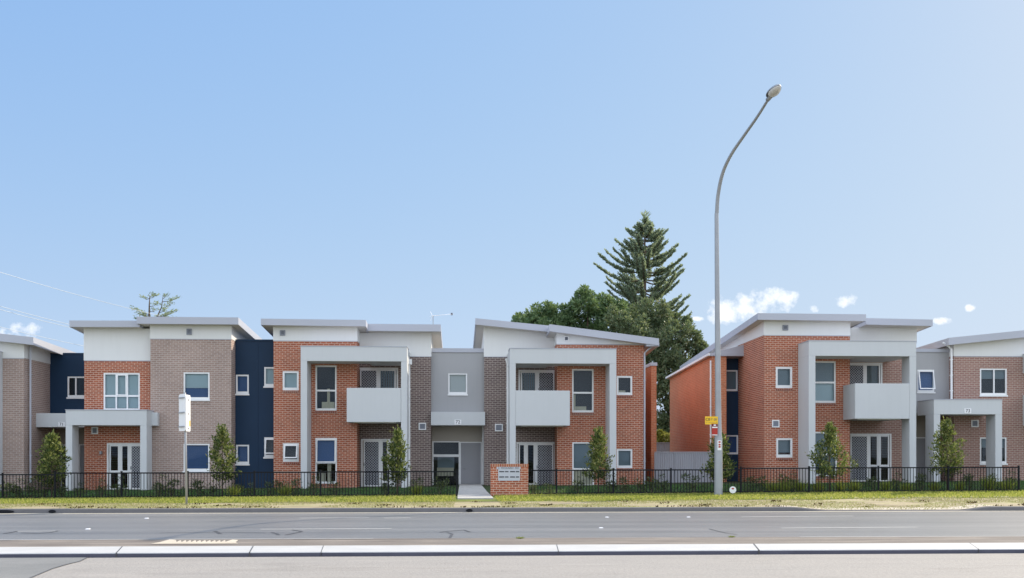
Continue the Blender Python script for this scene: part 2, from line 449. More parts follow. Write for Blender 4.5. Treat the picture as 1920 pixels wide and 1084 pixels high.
# ------------------------------------------------------------------ leaf helpers
def leaf_mesh(name, cen, dirs, L, W, up=None, fold=.0):
    """diamond leaves: cen (n,3) base points, dirs (n,3) unit, L and W (n)"""
    n = len(cen)
    r = RNG.normal(size=(n, 3)) if up is None else up
    side = np.cross(dirs, r); side /= np.linalg.norm(side, axis=1)[:, None] + 1e-9
    L = np.asarray(L)[:, None] * np.ones((n, 1)); W = np.asarray(W)[:, None] * np.ones((n, 1))
    nrm = np.cross(side, dirs)
    v = np.empty((n, 4, 3))
    v[:, 0] = cen; v[:, 1] = cen + dirs * L * .5 + side * W * .5 + nrm * W * fold
    v[:, 2] = cen + dirs * L; v[:, 3] = cen + dirs * L * .5 - side * W * .5 + nrm * W * fold
    me = bpy.data.meshes.new(name)
    me.vertices.add(n * 4); me.vertices.foreach_set('co', v.reshape(-1))
    me.loops.add(n * 4); me.loops.foreach_set('vertex_index', np.arange(n * 4, dtype=np.int32))
    me.polygons.add(n); me.polygons.foreach_set('loop_start', np.arange(0, n * 4, 4, dtype=np.int32))
    me.update(calc_edges=True); me.validate()
    return me
def unit(a): return a / (np.linalg.norm(a, axis=1)[:, None] + 1e-9)
def add_mesh(name, me, mat, parent=None, loc=None):
    o = bpy.data.objects.new(name, me); C.objects.link(o); me.materials.append(M[mat])
    if parent is not None: o.parent = parent
    if loc is not None: o.location = loc
    return o

# ================================================================== SETTING
def sheet(name, xs, ys, zf, mat, dz=0.0):
    me = bpy.data.meshes.new(name); nx, ny = len(xs), len(ys)
    vs_ = [(x, y, zf(x, y) + dz) for y in ys for x in xs]
    fs = [(j * nx + i, j * nx + i + 1, (j + 1) * nx + i + 1, (j + 1) * nx + i) for j in range(ny - 1) for i in range(nx - 1)]
    me.from_pydata(vs_, [], fs); me.update()
    return struct(add_mesh(name, me, mat))

XS = [-400, -150, -60] + list(np.arange(-40, 45.1, .5)) + [60, 150, 400]
sheet('ground', [-3000, 3000], [-3000, 3000], lambda x, y: -.06, 'g_far')
sheet('road', [-400, 400], [-6, 17.6, KERB_Y + .02], lambda x, y: 0.0, 'road')
sheet('near_pavement', [-400, 400], [-6, 17.16], lambda x, y: 0.0, 'near', .004)
GE = 36.0
def lawn_edge(x): return 35.15 + .12 * math.sin(x * .9) + .1 * math.sin(x * 2.3 + 1) + 1.0 * max(0, min(1, (x - 5) / 12))
sheet('verge', XS, [KERB_Y + .14, 32.2, 33.2, 34.2, 35.2, 36, 37], gz, 'g_verge')
xl = [float(x) for x in np.arange(-40, 45.1, .5)]
me = bpy.data.meshes.new('lawn'); vsl = []
rows = [0, .25, .5, .75, 1]
for r in rows: vsl += [(x, lerp(lawn_edge(x), 40.1, r), gz(x, lerp(lawn_edge(x), 40.1, r)) + .006) for x in xl]
n = len(xl)
me.from_pydata(vsl, [], [(j * n + i, j * n + i + 1, (j + 1) * n + i + 1, (j + 1) * n + i) for j in range(len(rows) - 1) for i in range(n - 1)]); me.update()
struct(add_mesh('lawn', me, 'g_lawn'))
sheet('garden_bed', XS, [36.9, 38, 40, 41.5, 43, 45.5, 60, 120, 400], gz, 'g_gard')

# kerb, gutter, driveway layback
mbk = MB(); xk = [-400, -40] + list(np.arange(-20, 26.1, .25)) + [60, 400]
prof = lambda x: [(KERB_Y - .005, -.02), (KERB_Y + .02, kerb_top(x) - .02), (KERB_Y + .05, kerb_top(x)), (KERB_Y + .16, kerb_top(x) + .004), (KERB_Y + .16, -.05)]
for i in range(len(xk) - 1):
    a, b = xk[i], xk[i + 1]; pa, pb = prof(a), prof(b)
    for j in range(len(pa) - 1):
        mbk.quad((a, *pa[j]), (b, *pb[j]), (b, *pb[j + 1]), (a, *pa[j + 1]))
struct(mbk.build('kerb', 'kerb'))
sheet('gutter', [-400, 400], [KERB_Y - .42, KERB_Y + .01], lambda x, y: 0.0, 'gutterl', .004)
sheet('layback_concrete', list(np.linspace(X_D[0] - .2, X_D[3] + .2, 24)), [KERB_Y + .15, KERB_Y + .5, KERB_Y + .95], lambda x, y: gz(x, y), 'apron', .008)
for (u0, u1, v0) in ((1440, 1925, 939.5), (1555, 1790, 944)):
    ya = 37.1
    xs_ = list(np.arange(XU(1400, 36.8), 26, .5))
sheet('footpath', xs_, [36.35, 36.95], gz, 'gutterl', .012)
# near median kerb in cast segments, white top, shade painted into the dark face colour
JO = [-700, 218, 468, 602, 1047, 1423, 1835, 2700]
def joint_x(J, y): return lerp(XU(J, 17.2), XU(J + (860 - J) * .018, 18.5), (y - 17.2) / 1.3)
for i in range(len(JO) - 1):
    xa, xb = (lambda y, J=JO[i]: joint_x(J, y) + .006), (lambda y, J=JO[i + 1]: joint_x(J, y) - .006)
    q = MB(); y0, y1, h = 17.2, 18.5, .075
    pr = [(y0, -.03), (y0, h - .012), (y0 + .012, h), (y1 - .03, h), (y1, h - .03), (y1, -.03)]
    for j in range(len(pr) - 1): q.quad((xa(pr[j][0]), *pr[j]), (xb(pr[j][0]), *pr[j]), (xb(pr[j + 1][0]), *pr[j + 1]), (xa(pr[j + 1][0]), *pr[j + 1]))
    q.quad(*[(xa(p[0]), *p) for p in pr]); q.quad(*[(xb(p[0]), *p) for p in reversed(pr)])
    o = struct(q.build('median_kerb', 'kerbw')); o.data.materials.append(M['kerbf_shade']); o.data.polygons[0].material_index = 1
for u_, w_ in ((218, .018), (468, .018), (602, .008), (1047, .012), (1423, .024), (1835, .008)):
    xf, xk2 = joint_x(u_, 17.19), joint_x(u_, 18.48)
    struct(MB().hexa([(xf - w_ / 2, 17.19, -.02), (xf + w_ / 2, 17.19, -.02), (xk2 + w_ / 2, 18.48, -.02), (xk2 - w_ / 2, 18.48, -.02), (xf - w_ / 2, 17.19, .078), (xf + w_ / 2, 17.19, .078), (xk2 + w_ / 2, 18.48, .078), (xk2 - w_ / 2, 18.48, .078)]).build('kerb_joint', 'tar'))
sheet('median_gutter', list(np.arange(-40, 40, .4)), [18.4, 21.0], lambda x, y: 0.0, 'gutter', .004)
# darker asphalt repair in the near left corner
q = MB(); zz = .008
def gp(u, v, z=0.0):
    d = px_dir(u, v); t = (z - EYE) / d[2]; return (d[0] * t, d[1] * t, z)
q.quad(gp(-500, 1041.6, zz), gp(-500, 1400, zz), gp(-60, 1115, zz), gp(50, 1086, zz), gp(98, 1066, zz), gp(150, 1052, zz), gp(168, 1044, zz), gp(175, 1041.8, zz))
struct(q.build('asphalt_patch', 'patch'))
def ribbon(name, pts, w_, mat, z=.006):
    q = MB(); pts = [Vector(gp(u, v, z)) for u, v in pts]
    for i in range(len(pts) - 1):
        a, b = pts[i], pts[i + 1]; d = (b - a).normalized(); nn = Vector((-d.y, d.x, 0)) * w_ * (.36 if mat == 'tar' else .5)
        q.quad(a - nn, b - nn, b + nn, a + nn)
    return struct(q.build(name, mat))
ribbon('crack_seal', [(50, 1086), (98, 1066), (125, 1058), (150, 1052), (168, 1043)], .03, 'tar', .012)
ribbon('crack_seal', [(8, 1000), (22, 998), (32, 996)], .09, 'tar')
ribbon('crack_seal', [(40, 999), (72, 1000), (95, 998), (110, 995)], .07, 'tar')
ribbon('crack_seal', [(300, 999), (345, 998), (420, 997.4), (460, 998), (500, 999)], .05, 'tar')
ribbon('crack_seal', [(403, 995.5), (408, 998), (413, 1001)], .12, 'tar')
ribbon('crack_seal', [(510, 998), (519, 1000.5), (522, 1003)], .10, 'tar')
ribbon('crack_seal', [(548, 993.5), (567, 996.5), (551, 1000), (535, 1003)], .08, 'tar')
ribbon('crack_seal', [(825, 998), (838, 996), (870, 993.5), (881, 997.5)], .08, 'tar')
ribbon('crack_seal', [(838, 998), (848, 1001), (843, 1009)], .08, 'tar')
ribbon('crack_seal', [(1330, 991.5), (1345, 995.5), (1362, 999.5), (1382, 1002)], .05, 'tar')
ribbon('crack_seal', [(-60, 1019), (15, 1013), (40, 1012)], .08, 'tar')
ribbon('crack_seal', [(-100, 966.4), (30, 966), (85, 964.6)], .08, 'tar')
ribbon('crack_seal', [(550, 1011), (650, 1011.5), (800, 1010), (965, 1011)], .05, 'tar', .009)
ribbon('lane_marking', [(488, 992.4), (734, 991)], .10, 'line')
ribbon('lane_marking', [(562, 971.6), (692, 971)], .11, 'line')
ribbon('lane_marking', [(720, 971.5), (770, 971.2)], .11, 'line')
ribbon('lane_marking', [(1465, 990.2), (1720, 988.5)], .10, 'line')
ribbon('lane_marking', [(1390, 969.5), (1600, 967.6)], .11, 'line')
ribbon('lane_marking', [(30, 996.5), (110, 995.8)], .06, 'line')
ribbon('edge_line', [(-300, 1013), (280, 1011), (700, 1009.6)], .05, 'line', .010)
ribbon('edge_line', [(1500, 1006.8), (2100, 1004.8)], .05, 'line', .010)
# pale concrete apron in the median gutter cut into teeth that draw its zigzag shadow
q = MB(); za = .012
top = [(300, 1019.6), (318, 1015), (325, 1011.2)] 
teeth = [(325 + i * 9.5, 1013.4 if i % 2 else 1016.4) for i in range(11)]
q.quad(gp(282, 1019.8, za), gp(446, 1019.2, za), gp(442, 1016.6, za), gp(420, 1016.4, za), gp(325, 1016.4, za), gp(300, 1016.4, za))
for i in range(11):
    u = 322 + i * 9.2; q.quad(gp(u, 1016.4, za), gp(u + 9.2, 1016.4, za), gp(u + 8, 1013.0, za), gp(u + 6.5, 1013.0, za))
q.quad(gp(300, 1016.4, za), gp(322, 1016.4, za), gp(330, 1012, za), gp(318, 1011.4, za))
q.quad(gp(421, 1016.4, za), gp(442, 1016.6, za), gp(447, 1012.4, za), gp(436, 1011.6, za))
struct(q.build('concrete_apron', 'apron'))
# concrete entry path
q = MB(); 
xa0, xa1 = XU(858, 40.2), XU(920, 40.2)
for (ya, yb) in ((37.0, 39.3), (39.33, 42), (42.03, 45.5), (45.53, 49.2)):
    xb0, xb1 = XU(861, 44), XU(906, 44)
    l = lambda y: lerp(xa0, xb0, max(0, min(1, (y - 39) / 6))); r = lambda y: lerp(xa1, xb1, max(0, min(1, (y - 39) / 6)))
    za_, zb_ = gz(0, ya) + .05, gz(0, yb) + .05
    q.hexa([(l(ya), ya, za_ - .1), (r(ya), ya, za_ - .1), (r(yb), yb, zb_ - .1), (l(yb), yb, zb_ - .1), (l(ya), ya, za_), (r(ya), ya, za_), (r(yb), yb, zb_), (l(yb), yb, zb_)])
struct(q.build('entry_path', 'conc'))

# ================================================================== BUILDING KIT
def brick_sill(root, x0, x1, z, Y, mat='soldier'):
    return MB().hexa([(x0, Y - .025, z - .11), (x1, Y - .025, z - .11), (x1, Y + .06, z - .11), (x0, Y + .06, z - .11),
                      (x0, Y - .03, z - .03), (x1, Y - .03, z - .03), (x1, Y + .06, z - .002), (x0, Y + .06, z - .002)]).build('sill', mat, root)

def window(root, u0, v0, u1, v1, Y, cols=(1,), rows=(1,), blind=None, bfrac=1.0, sill='soldier', fw=.065, glassmat='glass', sash=None, tilt=0, inner=None, curtain=None, label=None):
    """a framed window in its opening; blind, inner = sheets behind the glass: blind, painted reflection, painted room shade, bfrac its drop; tilt opens the sash at the bottom"""
    x0, x1, z0, z1 = RC(u0, v0, u1, v1, Y)
    w_, h_ = x1 - x0, z1 - z0; y0, y1 = Y + .012, Y + .085
    fb = fw * 1.5
    f = MB()
    f.box(x0, x0 + fw, y0, y1, z0, z1); f.box(x1 - fw, x1, y0, y1, z0, z1)
    f.box(x0 + fw, x1 - fw, y0, y1, z1 - fw, z1); f.box(x0 + fw, x1 - fw, y0 - .02, y1, z0, z0 + fb)
    ix0, ix1, iz0, iz1 = x0 + fw, x1 - fw, z0 + fb, z1 - fw
    tx, tz = sum(cols), sum(rows); xe = [ix0]; ze = [iz1]
    for c in cols: xe.append(xe[-1] + (ix1 - ix0) * c / tx)
    for r in rows: ze.append(ze[-1] - (iz1 - iz0) * r / tz)
    for x in xe[1:-1]: f.box(x - .03, x + .03, y0 + .003, y1 - .003, iz0, iz1)
    for z in ze[1:-1]:
        for i in range(len(xe) - 1):
            f.box(xe[i] + (.03 if i else 0), xe[i + 1] - (.03 if i < len(xe) - 2 else 0), y0 + .005, y1 - .005, z - .04, z + .04)
    wo_ = f.build('window', 'trim', root, label=label)
    pz0 = iz0; pane = MB()
    if tilt:
        # top (or only) sash pushed out at its foot
        za, zb = (ze[1], ze[0]) if len(rows) > 1 else (iz0, iz1)
        Lh = zb - za - .01; dy = Lh * math.sin(tilt); dz = Lh * (1 - math.cos(tilt))
        yt = y0 - .01; sw = .05
        def pt(x, s, off=0): return (x, yt - dy * s - off * math.cos(tilt), zb - Lh * math.cos(tilt) * s + off * math.sin(tilt) * .5)
        sm = MB()
        def bar(xa, xb, sa, sb):
            sm.hexa([pt(xa, sb, .03), pt(xb, sb, .03), pt(xb, sb, 0), pt(xa, sb, 0), pt(xa, sa, .03), pt(xb, sa, .03), pt(xb, sa, 0), pt(xa, sa, 0)])
        k = sw / Lh
        ea, eb = ix0 - .02, ix1 + .02
        bar(ea, ea + sw, 0, 1); bar(eb - sw, eb, 0, 1); bar(ea + sw, eb - sw, 0, k); bar(ea + sw, eb - sw, 1 - k, 1)
        sh = sm.build('sash', 'trim', wo_)
        pm = MB().quad(pt(ea + sw, 1 - k, .015), pt(eb - sw, 1 - k, .015), pt(eb - sw, k, .015), pt(ea + sw, k, .015))
        pm.build('pane', glassmat, wo_)
        if len(rows) > 1: pane.quad((ix0, y0 + .04, iz0), (ix1, y0 + .04, iz0), (ix1, y0 + .04, za - .04), (ix0, y0 + .04, za - .04))
    else:
        pane.quad((ix0, y0 + .04, iz0), (ix1, y0 + .04, iz0), (ix1, y0 + .04, iz1), (ix0, y0 + .04, iz1))
    if pane.v: pane.build('pane', glassmat, wo_)
    if sash:      # an inner sash frame round one light: (column, row)
        c, r = sash; a, b, t_, bt = xe[c] + .03, xe[c + 1] - .03, ze[r], ze[r + 1] + .02
        sm = MB(); s_ = .045
        sm.box(a, a + s_, y0 - .012, y0 + .03, bt, t_); sm.box(b - s_, b, y0 - .012, y0 + .03, bt, t_)
        sm.box(a + s_, b - s_, y0 - .012, y0 + .03, t_ - s_, t_); sm.box(a + s_, b - s_, y0 - .012, y0 + .03, bt, bt + s_)
        sm.build('sash', 'trim', wo_)
    if blind:
        zb = iz1 - (iz1 - iz0) * bfrac
        MB().box(ix0 - .02, ix1 + .02, Y + .13, Y + .135, zb, iz1 + .02).build('blind', blind, wo_)  # in the blue material this sheet is painted window reflection, no blind
    if inner:
        MB().box(ix0 - .02, ix1 + .02, Y + .16, Y + .165, iz0 - .02, iz1 - (iz1 - iz0) * (bfrac if blind else 0) - .004).build('blind', inner, wo_)  # dark inner sheets paint room shade, blue ones the window reflection
    if curtain:
        for (a, b, t_, d_) in curtain:
            q = MB(); xa, xb = lerp(ix0, ix1, a), lerp(ix0, ix1, b); n_ = max(3, int((xb - xa) / .05))
            za, zb = lerp(iz1, iz0, d_), lerp(iz1, iz0, t_)
            for i in range(n_):
                p, r_ = lerp(xa, xb, i / n_), lerp(xa, xb, (i + 1) / n_)
                ya, yb = Y + .115 + .02 * (i % 2), Y + .115 + .02 * ((i + 1) % 2)
                q.quad((p, ya, za), (r_, yb, za), (r_, yb, zb), (p, ya, zb))
            q.build('curtain', 'curtain', wo_)
    if sill == 'metal':
        MB().box(x0 - .03, x1 + .03, Y - .05, Y + .05, z0 - .07, z0 - .002).build('sill', 'trim', wo_)
    elif sill: brick_sill(wo_, x0, x1, z0, Y, sill)
    return wo_
def hole(u0, v0, u1, v1, Y): return RC(u0, v0, u1, v1, Y)

def bar_frame(mb, x0, x1, y0, y1, z0, z1, w_, bottom=True):
    mb.box(x0, x0 + w_, y0, y1, z0, z1); mb.box(x1 - w_, x1, y0, y1, z0, z1)
    mb.box(x0 + w_, x1 - w_, y0, y1, z1 - w_, z1)
    if bottom: mb.box(x0 + w_, x1 - w_, y0, y1, z0, z0 + w_)

def glazed_door(root, u0, v0, u1, v1, Y, bays, name='door', midrail=.66, label=None):
    """a row of leaves: bays = [(width share, kind)] with kind mesh / glass / blinds / side"""
    x0, x1, z0, z1 = RC(u0, v0, u1, v1, Y); fr = MB(); y0, y1 = Y + .015, Y + .10
    bar_frame(fr, x0, x1, y0, y1, z0, z1, .075)
    tot = sum(b[0] for b in bays); x = x0 + .075; W = x1 - x0 - .15; edges = []
    for i, (s_, k) in enumerate(bays):
        xe = x + W * s_ / tot; edges.append((x, xe, k)); x = xe
        if i < len(bays) - 1: fr.box(xe - .035, xe + .035, y0 + .003, y1 - .003, z0 + .075, z1 - .075)
    d = fr.build(name, 'trim', root, label=label)
    for a, b, k in edges:
        a += .035; b -= .035; za, zb = z0 + .08, z1 - .08
        lf = MB(); s_ = .06
        if k == 'mesh':
            lf = MB(); bar_frame(lf, a, b, y0 - .03, y0 + .0, za, zb, s_); lf.build('leaf', 'trim', d)
            MB().box(a + s_, b - s_, y0 - .022, y0 - .012, za + s_, zb - s_).build('security_screen', 'screen', d)
            MB().box(a + .01, a + .05, y0 - .07, y0 - .03, lerp(za, zb, .45), lerp(za, zb, .52)).build('handle', 'galv', d)
        else:
            lf = MB(); bar_frame(lf, a, b, y0 + .01, y0 + .05, za, zb, s_)
            if midrail and k == 'side': zm = lerp(zb, za, midrail); lf.box(a + s_, b - s_, y0 + .013, y0 + .047, zm - .05, zm + .05)
            lf.build('leaf', 'trim', d)
            MB().quad((a + s_, y0 + .03, za + s_), (b - s_, y0 + .03, za + s_), (b - s_, y0 + .03, zb - s_), (a + s_, y0 + .03, zb - s_)).build('pane', 'glass', d)
            if k == 'blinds':
                q = MB(); n_ = max(4, int((b - a) / .11))
                for i in range(n_):
                    p = lerp(a + .05, b - .05, (i + .5) / n_)
                    q.quad((p - .045, Y + .20, za + .05), (p + .03, Y + .15, za + .05), (p + .03, Y + .15, zb - .05), (p - .045, Y + .20, zb - .05))
                q.build('vertical_blind', 'b_grey', d)
    return d

def solid_door(root, u0, v0, u1, v1, Y, hs=.1, mat='door', label=None):
    x0, x1, z0, z1 = RC(u0, v0, u1, v1, Y)
    d = MB().box(x0 + .05, x1 - .05, Y + .04, Y + .09, z0, z1 - .05).build('door', mat, root, label=label)
    fr = MB(); bar_frame(fr, x0, x1, Y - .01, Y + .10, z0, z1, .05, False); fr.build('frame', 'trim', d)
    xh = lerp(x0, x1, hs)
    MB().box(xh, xh + .13, Y - .02, Y + .0, z0 + 1.0, z0 + 1.03).box(xh, xh + .025, Y - .005, Y + .045, z0 + .99, z0 + 1.06).build('handle', 'galv', d)
    return d

def vent(root, u0, v0, u1, v1, Y, mat='trim'):
    x0, x1, z0, z1 = RC(u0, v0, u1, v1, Y); f = MB(); bar_frame(f, x0, x1, Y - .05, Y - .002, z0, z1, .045)
    o = f.build('vent', mat, root)
    g = MB(); n_ = 5
    g.box(x0 + .045, x1 - .045, Y - .012, Y - .003, z0 + .045, z1 - .045)
    for i in range(n_):
        z = lerp(z0 + .05, z1 - .05, (i + .5) / n_); g.quad((x0 + .045, Y - .045, z - .018), (x1 - .045, Y - .045, z - .018), (x1 - .045, Y - .014, z + .018), (x0 + .045, Y - .014, z + .018))
    g.build('grille', 'vent', o); return o

def roof_slab(root, u0, u1, vt0, vt1, vb0, Y, depth=13, drop=.058, over=0.0):
    """mono-pitched roof: fascia top runs from (u0, vt0) to (u1, vt1); falls to the back"""
    a, b = P(u0, vt0, Y), P(u1, vt1, Y); th = a.z - ZV(u0, vb0, Y)
    def slab(mb, y0, y1, t0, t1, xa=a.x, xb=b.x):
        def z(x, y): return lerp(a.z, b.z, (x - a.x) / (b.x - a.x)) - (y - Y) * drop
        mb.hexa([(xa, y0, z(xa, y0) - t1), (xb, y0, z(xb, y0) - t1), (xb, y1, z(xb, y1) - t1), (xa, y1, z(xa, y1) - t1),
                 (xa, y0, z(xa, y0) - t0), (xb, y0, z(xb, y0) - t0), (xb, y1, z(xb, y1) - t0), (xa, y1, z(xa, y1) - t0)])
        return mb
    r = slab(MB(), Y + .03, Y + depth, 0, .05, a.x + .03, b.x - .03).build('roof', 'roof', root)
    f = MB(); slab(f, Y, Y + .03, -.012, th); slab(f, Y + .03, Y + depth, -.012, th, a.x, a.x + .03); slab(f, Y + .03, Y + depth, -.012, th, b.x - .03, b.x)
    f.build('fascia', 'fascia', r)
    slab(MB(), Y + .03, Y + depth, th - .05, th - .03, a.x + .03, b.x - .03).build('soffit', 'soffit', r)
    return r, (lambda x, y: lerp(a.z, b.z, (x - a.x) / (b.x - a.x)) - (y - Y) * drop - th + .03)

def body(root, u0, u1, vb, vs, Y, Yb, under, mat, holes=(), z0=None, sides='lr', name='brick_wall', lx=None, sidemat=None):
    """a rectangular volume: brick up to photo row vs, rendered panel from there to the underside of the roof"""
    x0, x1 = (XU(u0, Y) if lx is None else lx), XU(u1, Y); um = (u0 + u1) / 2
    zb = ZV(um, vb, Y) - .25; zs = ZV(um, vs, Y)
    q = MB().wall(x0, x1, zb, zs, Y, holes)
    q.quad((x0, Yb, zb), (x0, Y, zb), (x0, Y, zs), (x0, Yb, zs)); q.quad((x1, Y, zb), (x1, Yb, zb), (x1, Yb, zs), (x1, Y, zs))
    q.quad((x1, Yb, zb), (x0, Yb, zb), (x0, Yb, zs), (x1, Yb, zs))
    o = q.build(name, mat, root)
    if under:
        p = MB(); e = .018; xa, xb, ya, yb = x0 - e, x1 + e, Y - e, Yb + e
        p.wall(xa, xb, zs, under(xa, ya), ya, (), top=lambda x: under(x, ya))
        p.quad((xa, yb, zs), (xa, ya, zs), (xa, ya, under(xa, ya)), (xa, yb, under(xa, yb)))
        p.quad((xb, ya, zs), (xb, yb, zs), (xb, yb, under(xb, yb)), (xb, ya, under(xb, ya)))
        p.quad((xb, yb, zs), (xa, yb, zs), (xa, yb, under(xa, yb)), (xb, yb, under(xb, yb)))
        p.quad((xa, ya, zs), (xa, yb, zs), (xb, yb, zs), (xb, ya, zs))
        p.build('upper_panel', 'white', root)
        MB().box(x0 - .012, x1 + .012, Y - .012, Y, zs - .03, zs - .002).build('flashing', 'fascia', root)
    return x0, x1, zb, zs

def portal(root, ul, ur, vt, vbm, cwl, cwr, Yf, Yw, vbase, name='portal_frame', right=True, mat='portal', cdl=None, cdr=None):
    """a big rendered frame standing proud of the wall: beam with slab behind, and columns"""
    x0, x1, zt = XU(ul, Yf), XU(ur, Yf), ZV((ul + ur) / 2, vt, Yf); zbm = ZV((ul + ur) / 2, vbm, Yf); zb = ZV((ul + ur) / 2, vbase, Yf) - .15
    q = MB(); q.box(x0, x1, Yf, Yw - .003, zbm, zt)
    xa = XU(ul + cwl, Yf); q.box(x0, xa, Yf, Yf + cdl if cdl else Yw - .003, zb, zbm - .002)
    if right: xb = XU(ur - cwr, Yf); q.box(xb, x1, Yf, Yf + cdr if cdr else Yw - .003, zb, zbm - .002)
    o = q.build(name, mat, root, bevel=.008)
    MB().box(x0 - .02, x1 + .02, Yf - .02, Yw - .004, zt + .001, zt + .03).build('capping', 'fascia', o)
    return o

def balcony(root, u0, u1, vt, vb, Yf, Yw, open_right=False, xr=None):
    x0, x1, zb, zt = RC(u0, vt, u1, vb, Yf); th = .13
    if xr is not None: x1 = xr
    q = MB(); q.box(x0, x1, Yf, Yf + th, zb, zt); q.box(x0, x0 + th, Yf + th, Yw - .004, zb, zt); q.box(x1 - th, x1, Yf + th, Yw - .004, zb, zt)
    q.box(x0 + th, x1 - th, Yf + th, Yw - .004, zb + .01, zb + .16)
    o = q.build('balcony', 'portal', root, bevel=.008)
    MB().box(x0 + .25, x1 - .25, Yf + .35, Yf + .40, zb - .03, zb + .008).build('drip_trim', 'trim', o)
    return o

def pipe(root, u, v0, v1, Y, r=.045, kick=None, head=False, mat='trim'):
    x = XU(u, Y); zt, zb = ZV(u, v0, Y), ZV(u, v1, Y)
    path = [(x, Y, zb), (x, Y, zt)]
    if kick: path += [(x + kick[0] * .4, Y - .02, zt + kick[1] * .5), (x + kick[0], Y - .05, zt + kick[1])]
    q = MB().tube(path, r, 8)
    for k in (.2, .5, .8): z = lerp(zb, zt, k); q.box(x - r * 1.4, x + r * 1.4, Y - r * .6, Y + r * 1.5, z - .015, z + .015)
    o = q.build('downpipe', mat, root, smooth=False)
    if head: MB().box(x - .13, x + .13, Y - .12, Y + .08, zt - .02, zt + .22).build('rain_head', mat, o)
    return o

def number_plate(root, u0, v0, u1, v1, Y, txt):
    x0, x1, z0, z1 = RC(u0, v0, u1, v1, Y)
    o = MB().box(x0, x1, Y - .018, Y - .003, z0, z1).build('number_plate', 'sticker', root)
    text_mesh('numeral', txt, (z1 - z0) * .95, ((x0 + x1) / 2, Y - .021, (z0 + z1) / 2), 'ink', o)
    return o

# ================================================================== TOWNHOUSES
YB = 58
# ---- A : cut by the left edge of the photo
Y = 46.5
A = thing('townhouse', 'brown brick townhouse with sloping roof, cut off at the left edge of the photo', 'townhouse', P(0, 925, Y), 'brick townhouses along the road')
rf, un = roof_slab(A, -150, 62.5, 609, 633, 623, 46.0, 14, .03)
h = []
body(A, -140, 45, 925, 671, Y, YB, un, 'brown')
MB().box(XU(-160, 49), XU(45, 46.5), 58.01, 58.05, 0, .3).build('footing', 'conc', A)
portal(A, -150, -20, 655, 684, 10, 12, 45.2, 46.5, 935)
pipe(A, 57, 652, 905, 46.9, kick=(.1, .35), mat='fascia')
# ---- link between A and B
Yl = 49.4
LA = thing('link_block', 'navy clad link with a grey canopy, near the left edge of the photo', 'building', P(125, 922, Yl), 'two-storey links between the townhouses')
hA = hole(126.5, 706, 162, 745, Yl)
hg = hole(109, 833, 147, 919, 50.6); hd = hole(148, 833, 172, 919, 50.6)
x0, x1, zb, zt = RC(88, 665, 170, 800, Yl)
MB().wall(XU(80, Yl), x1, zb, zt, Yl, [hA]).quad((XU(80, Yl), Yl, zt), (x1, Yl, zt), (x1, YB, zt - .3), (XU(80, Yl), YB, zt - .3)).build('navy_cladding', 'navy', LA)
MB().box(XU(80, Yl), x1, Yl - .03, Yl + .1, zt + .002, zt + .08).build('parapet_cap', 'navy', LA)
window(LA, 126.5, 706, 162, 745, Yl, cols=(.42, .58), inner='unlit_room', sill='metal')
x0, x1, zb, zt = RC(66, 775, 170, 801, 47.8)
MB().box(x0 - .3, x1, 47.8, 50.5, zb, zt).build('canopy', 'portal', LA, bevel=.008)
number_plate(LA, 109.5, 791.5, 122, 800, 47.8, '71')
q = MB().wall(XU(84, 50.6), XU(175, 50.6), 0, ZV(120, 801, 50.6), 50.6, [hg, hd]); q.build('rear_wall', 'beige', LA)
glazed_door(LA, 109, 833, 147, 919, 50.6, [(1, 'side')], name='window', midrail=.4)
MB().box(hg[0], hg[1], 51.2, 51.25, hg[2], hg[3]).build('dark_lobby', 'interior', LA)
solid_door(LA, 148, 833, 172, 919, 50.6, .12)
# ---- B : red part with porch, brown part beside it
B = thing('townhouse', 'red and brown brick townhouse behind the white road sign post, porch over its glazed door', 'townhouse', P(290, 922, 47), 'brick townhouses along the road')
Yr, Yw = 47.3, 46.9
rf, un = roof_slab(B, 130, 262, 601.5, 601.8, 613, 46.75, 13)
wr = (194, 699.5, 262, 770); dr = (200, 831, 270, 921)
body(B, 158, 282, 921, 676, Yr, YB, un, 'red', [hole(*wr, Yr), hole(*dr, Yr)])
window(B, *wr, Yr, cols=(1, 1, 1), rows=(.63, .37), blind='b_teal', bfrac=.985, sash=(1, 0), sill='soldier')
glazed_door(B, *dr, Yr, [(.9, 'side'), (.75, 'side'), (1.0, 'mesh')], midrail=.6)
vent(B, 172, 801, 184, 814, Yr)
MB().tube([(XU(190, Yr), Yr - .12, ZV(190, 852, Yr)), (XU(190, Yr), Yr - .12, ZV(190, 846, Yr))], .05, 8).box(XU(190, Yr) - .05, XU(190, Yr) + .05, Yr - .07, Yr - .001, ZV(190, 852, Yr), ZV(190, 846, Yr)).build('wall_light', 'galv', B)
rf, un = roof_slab(B, 256, 447, 594.2, 595.8, 607, 46.4, 14)
w1 = (344, 698, 393, 749); w2 = (344, 832, 393, 883)
body(B, 282, 433.5, 921, 635.5, Yw, YB, un, 'brown', [hole(*w1, Yw), hole(*w2, Yw)])
window(B, *w1, Yw, blind='b_teal', bfrac=.6, inner='b_skyrefl', sill='metal')
window(B, *w2, Yw, blind='b_skyrefl', bfrac=1, sill='metal')
brick_sill(B, *[XU(u, Yw) for u in (344, 393)], ZV(368, 750.5, Yw) - .05, Yw, 'brown')
vent(B, 350, 616.5, 360, 628, Yw - .02, 'vent')
portal(B, 123, 275, 769.3, 797.5, 12.3, 12.2, 45.9, Yr, 922, cdl=.78, cdr=.8)
MB().box(XU(275, 45.9) + .002, XU(275, 45.9) + .26, 46.6, Yw - .01, ZV(275, 797, 45.9), ZV(275, 772, 45.9)).build('porch_return', 'portal', B)
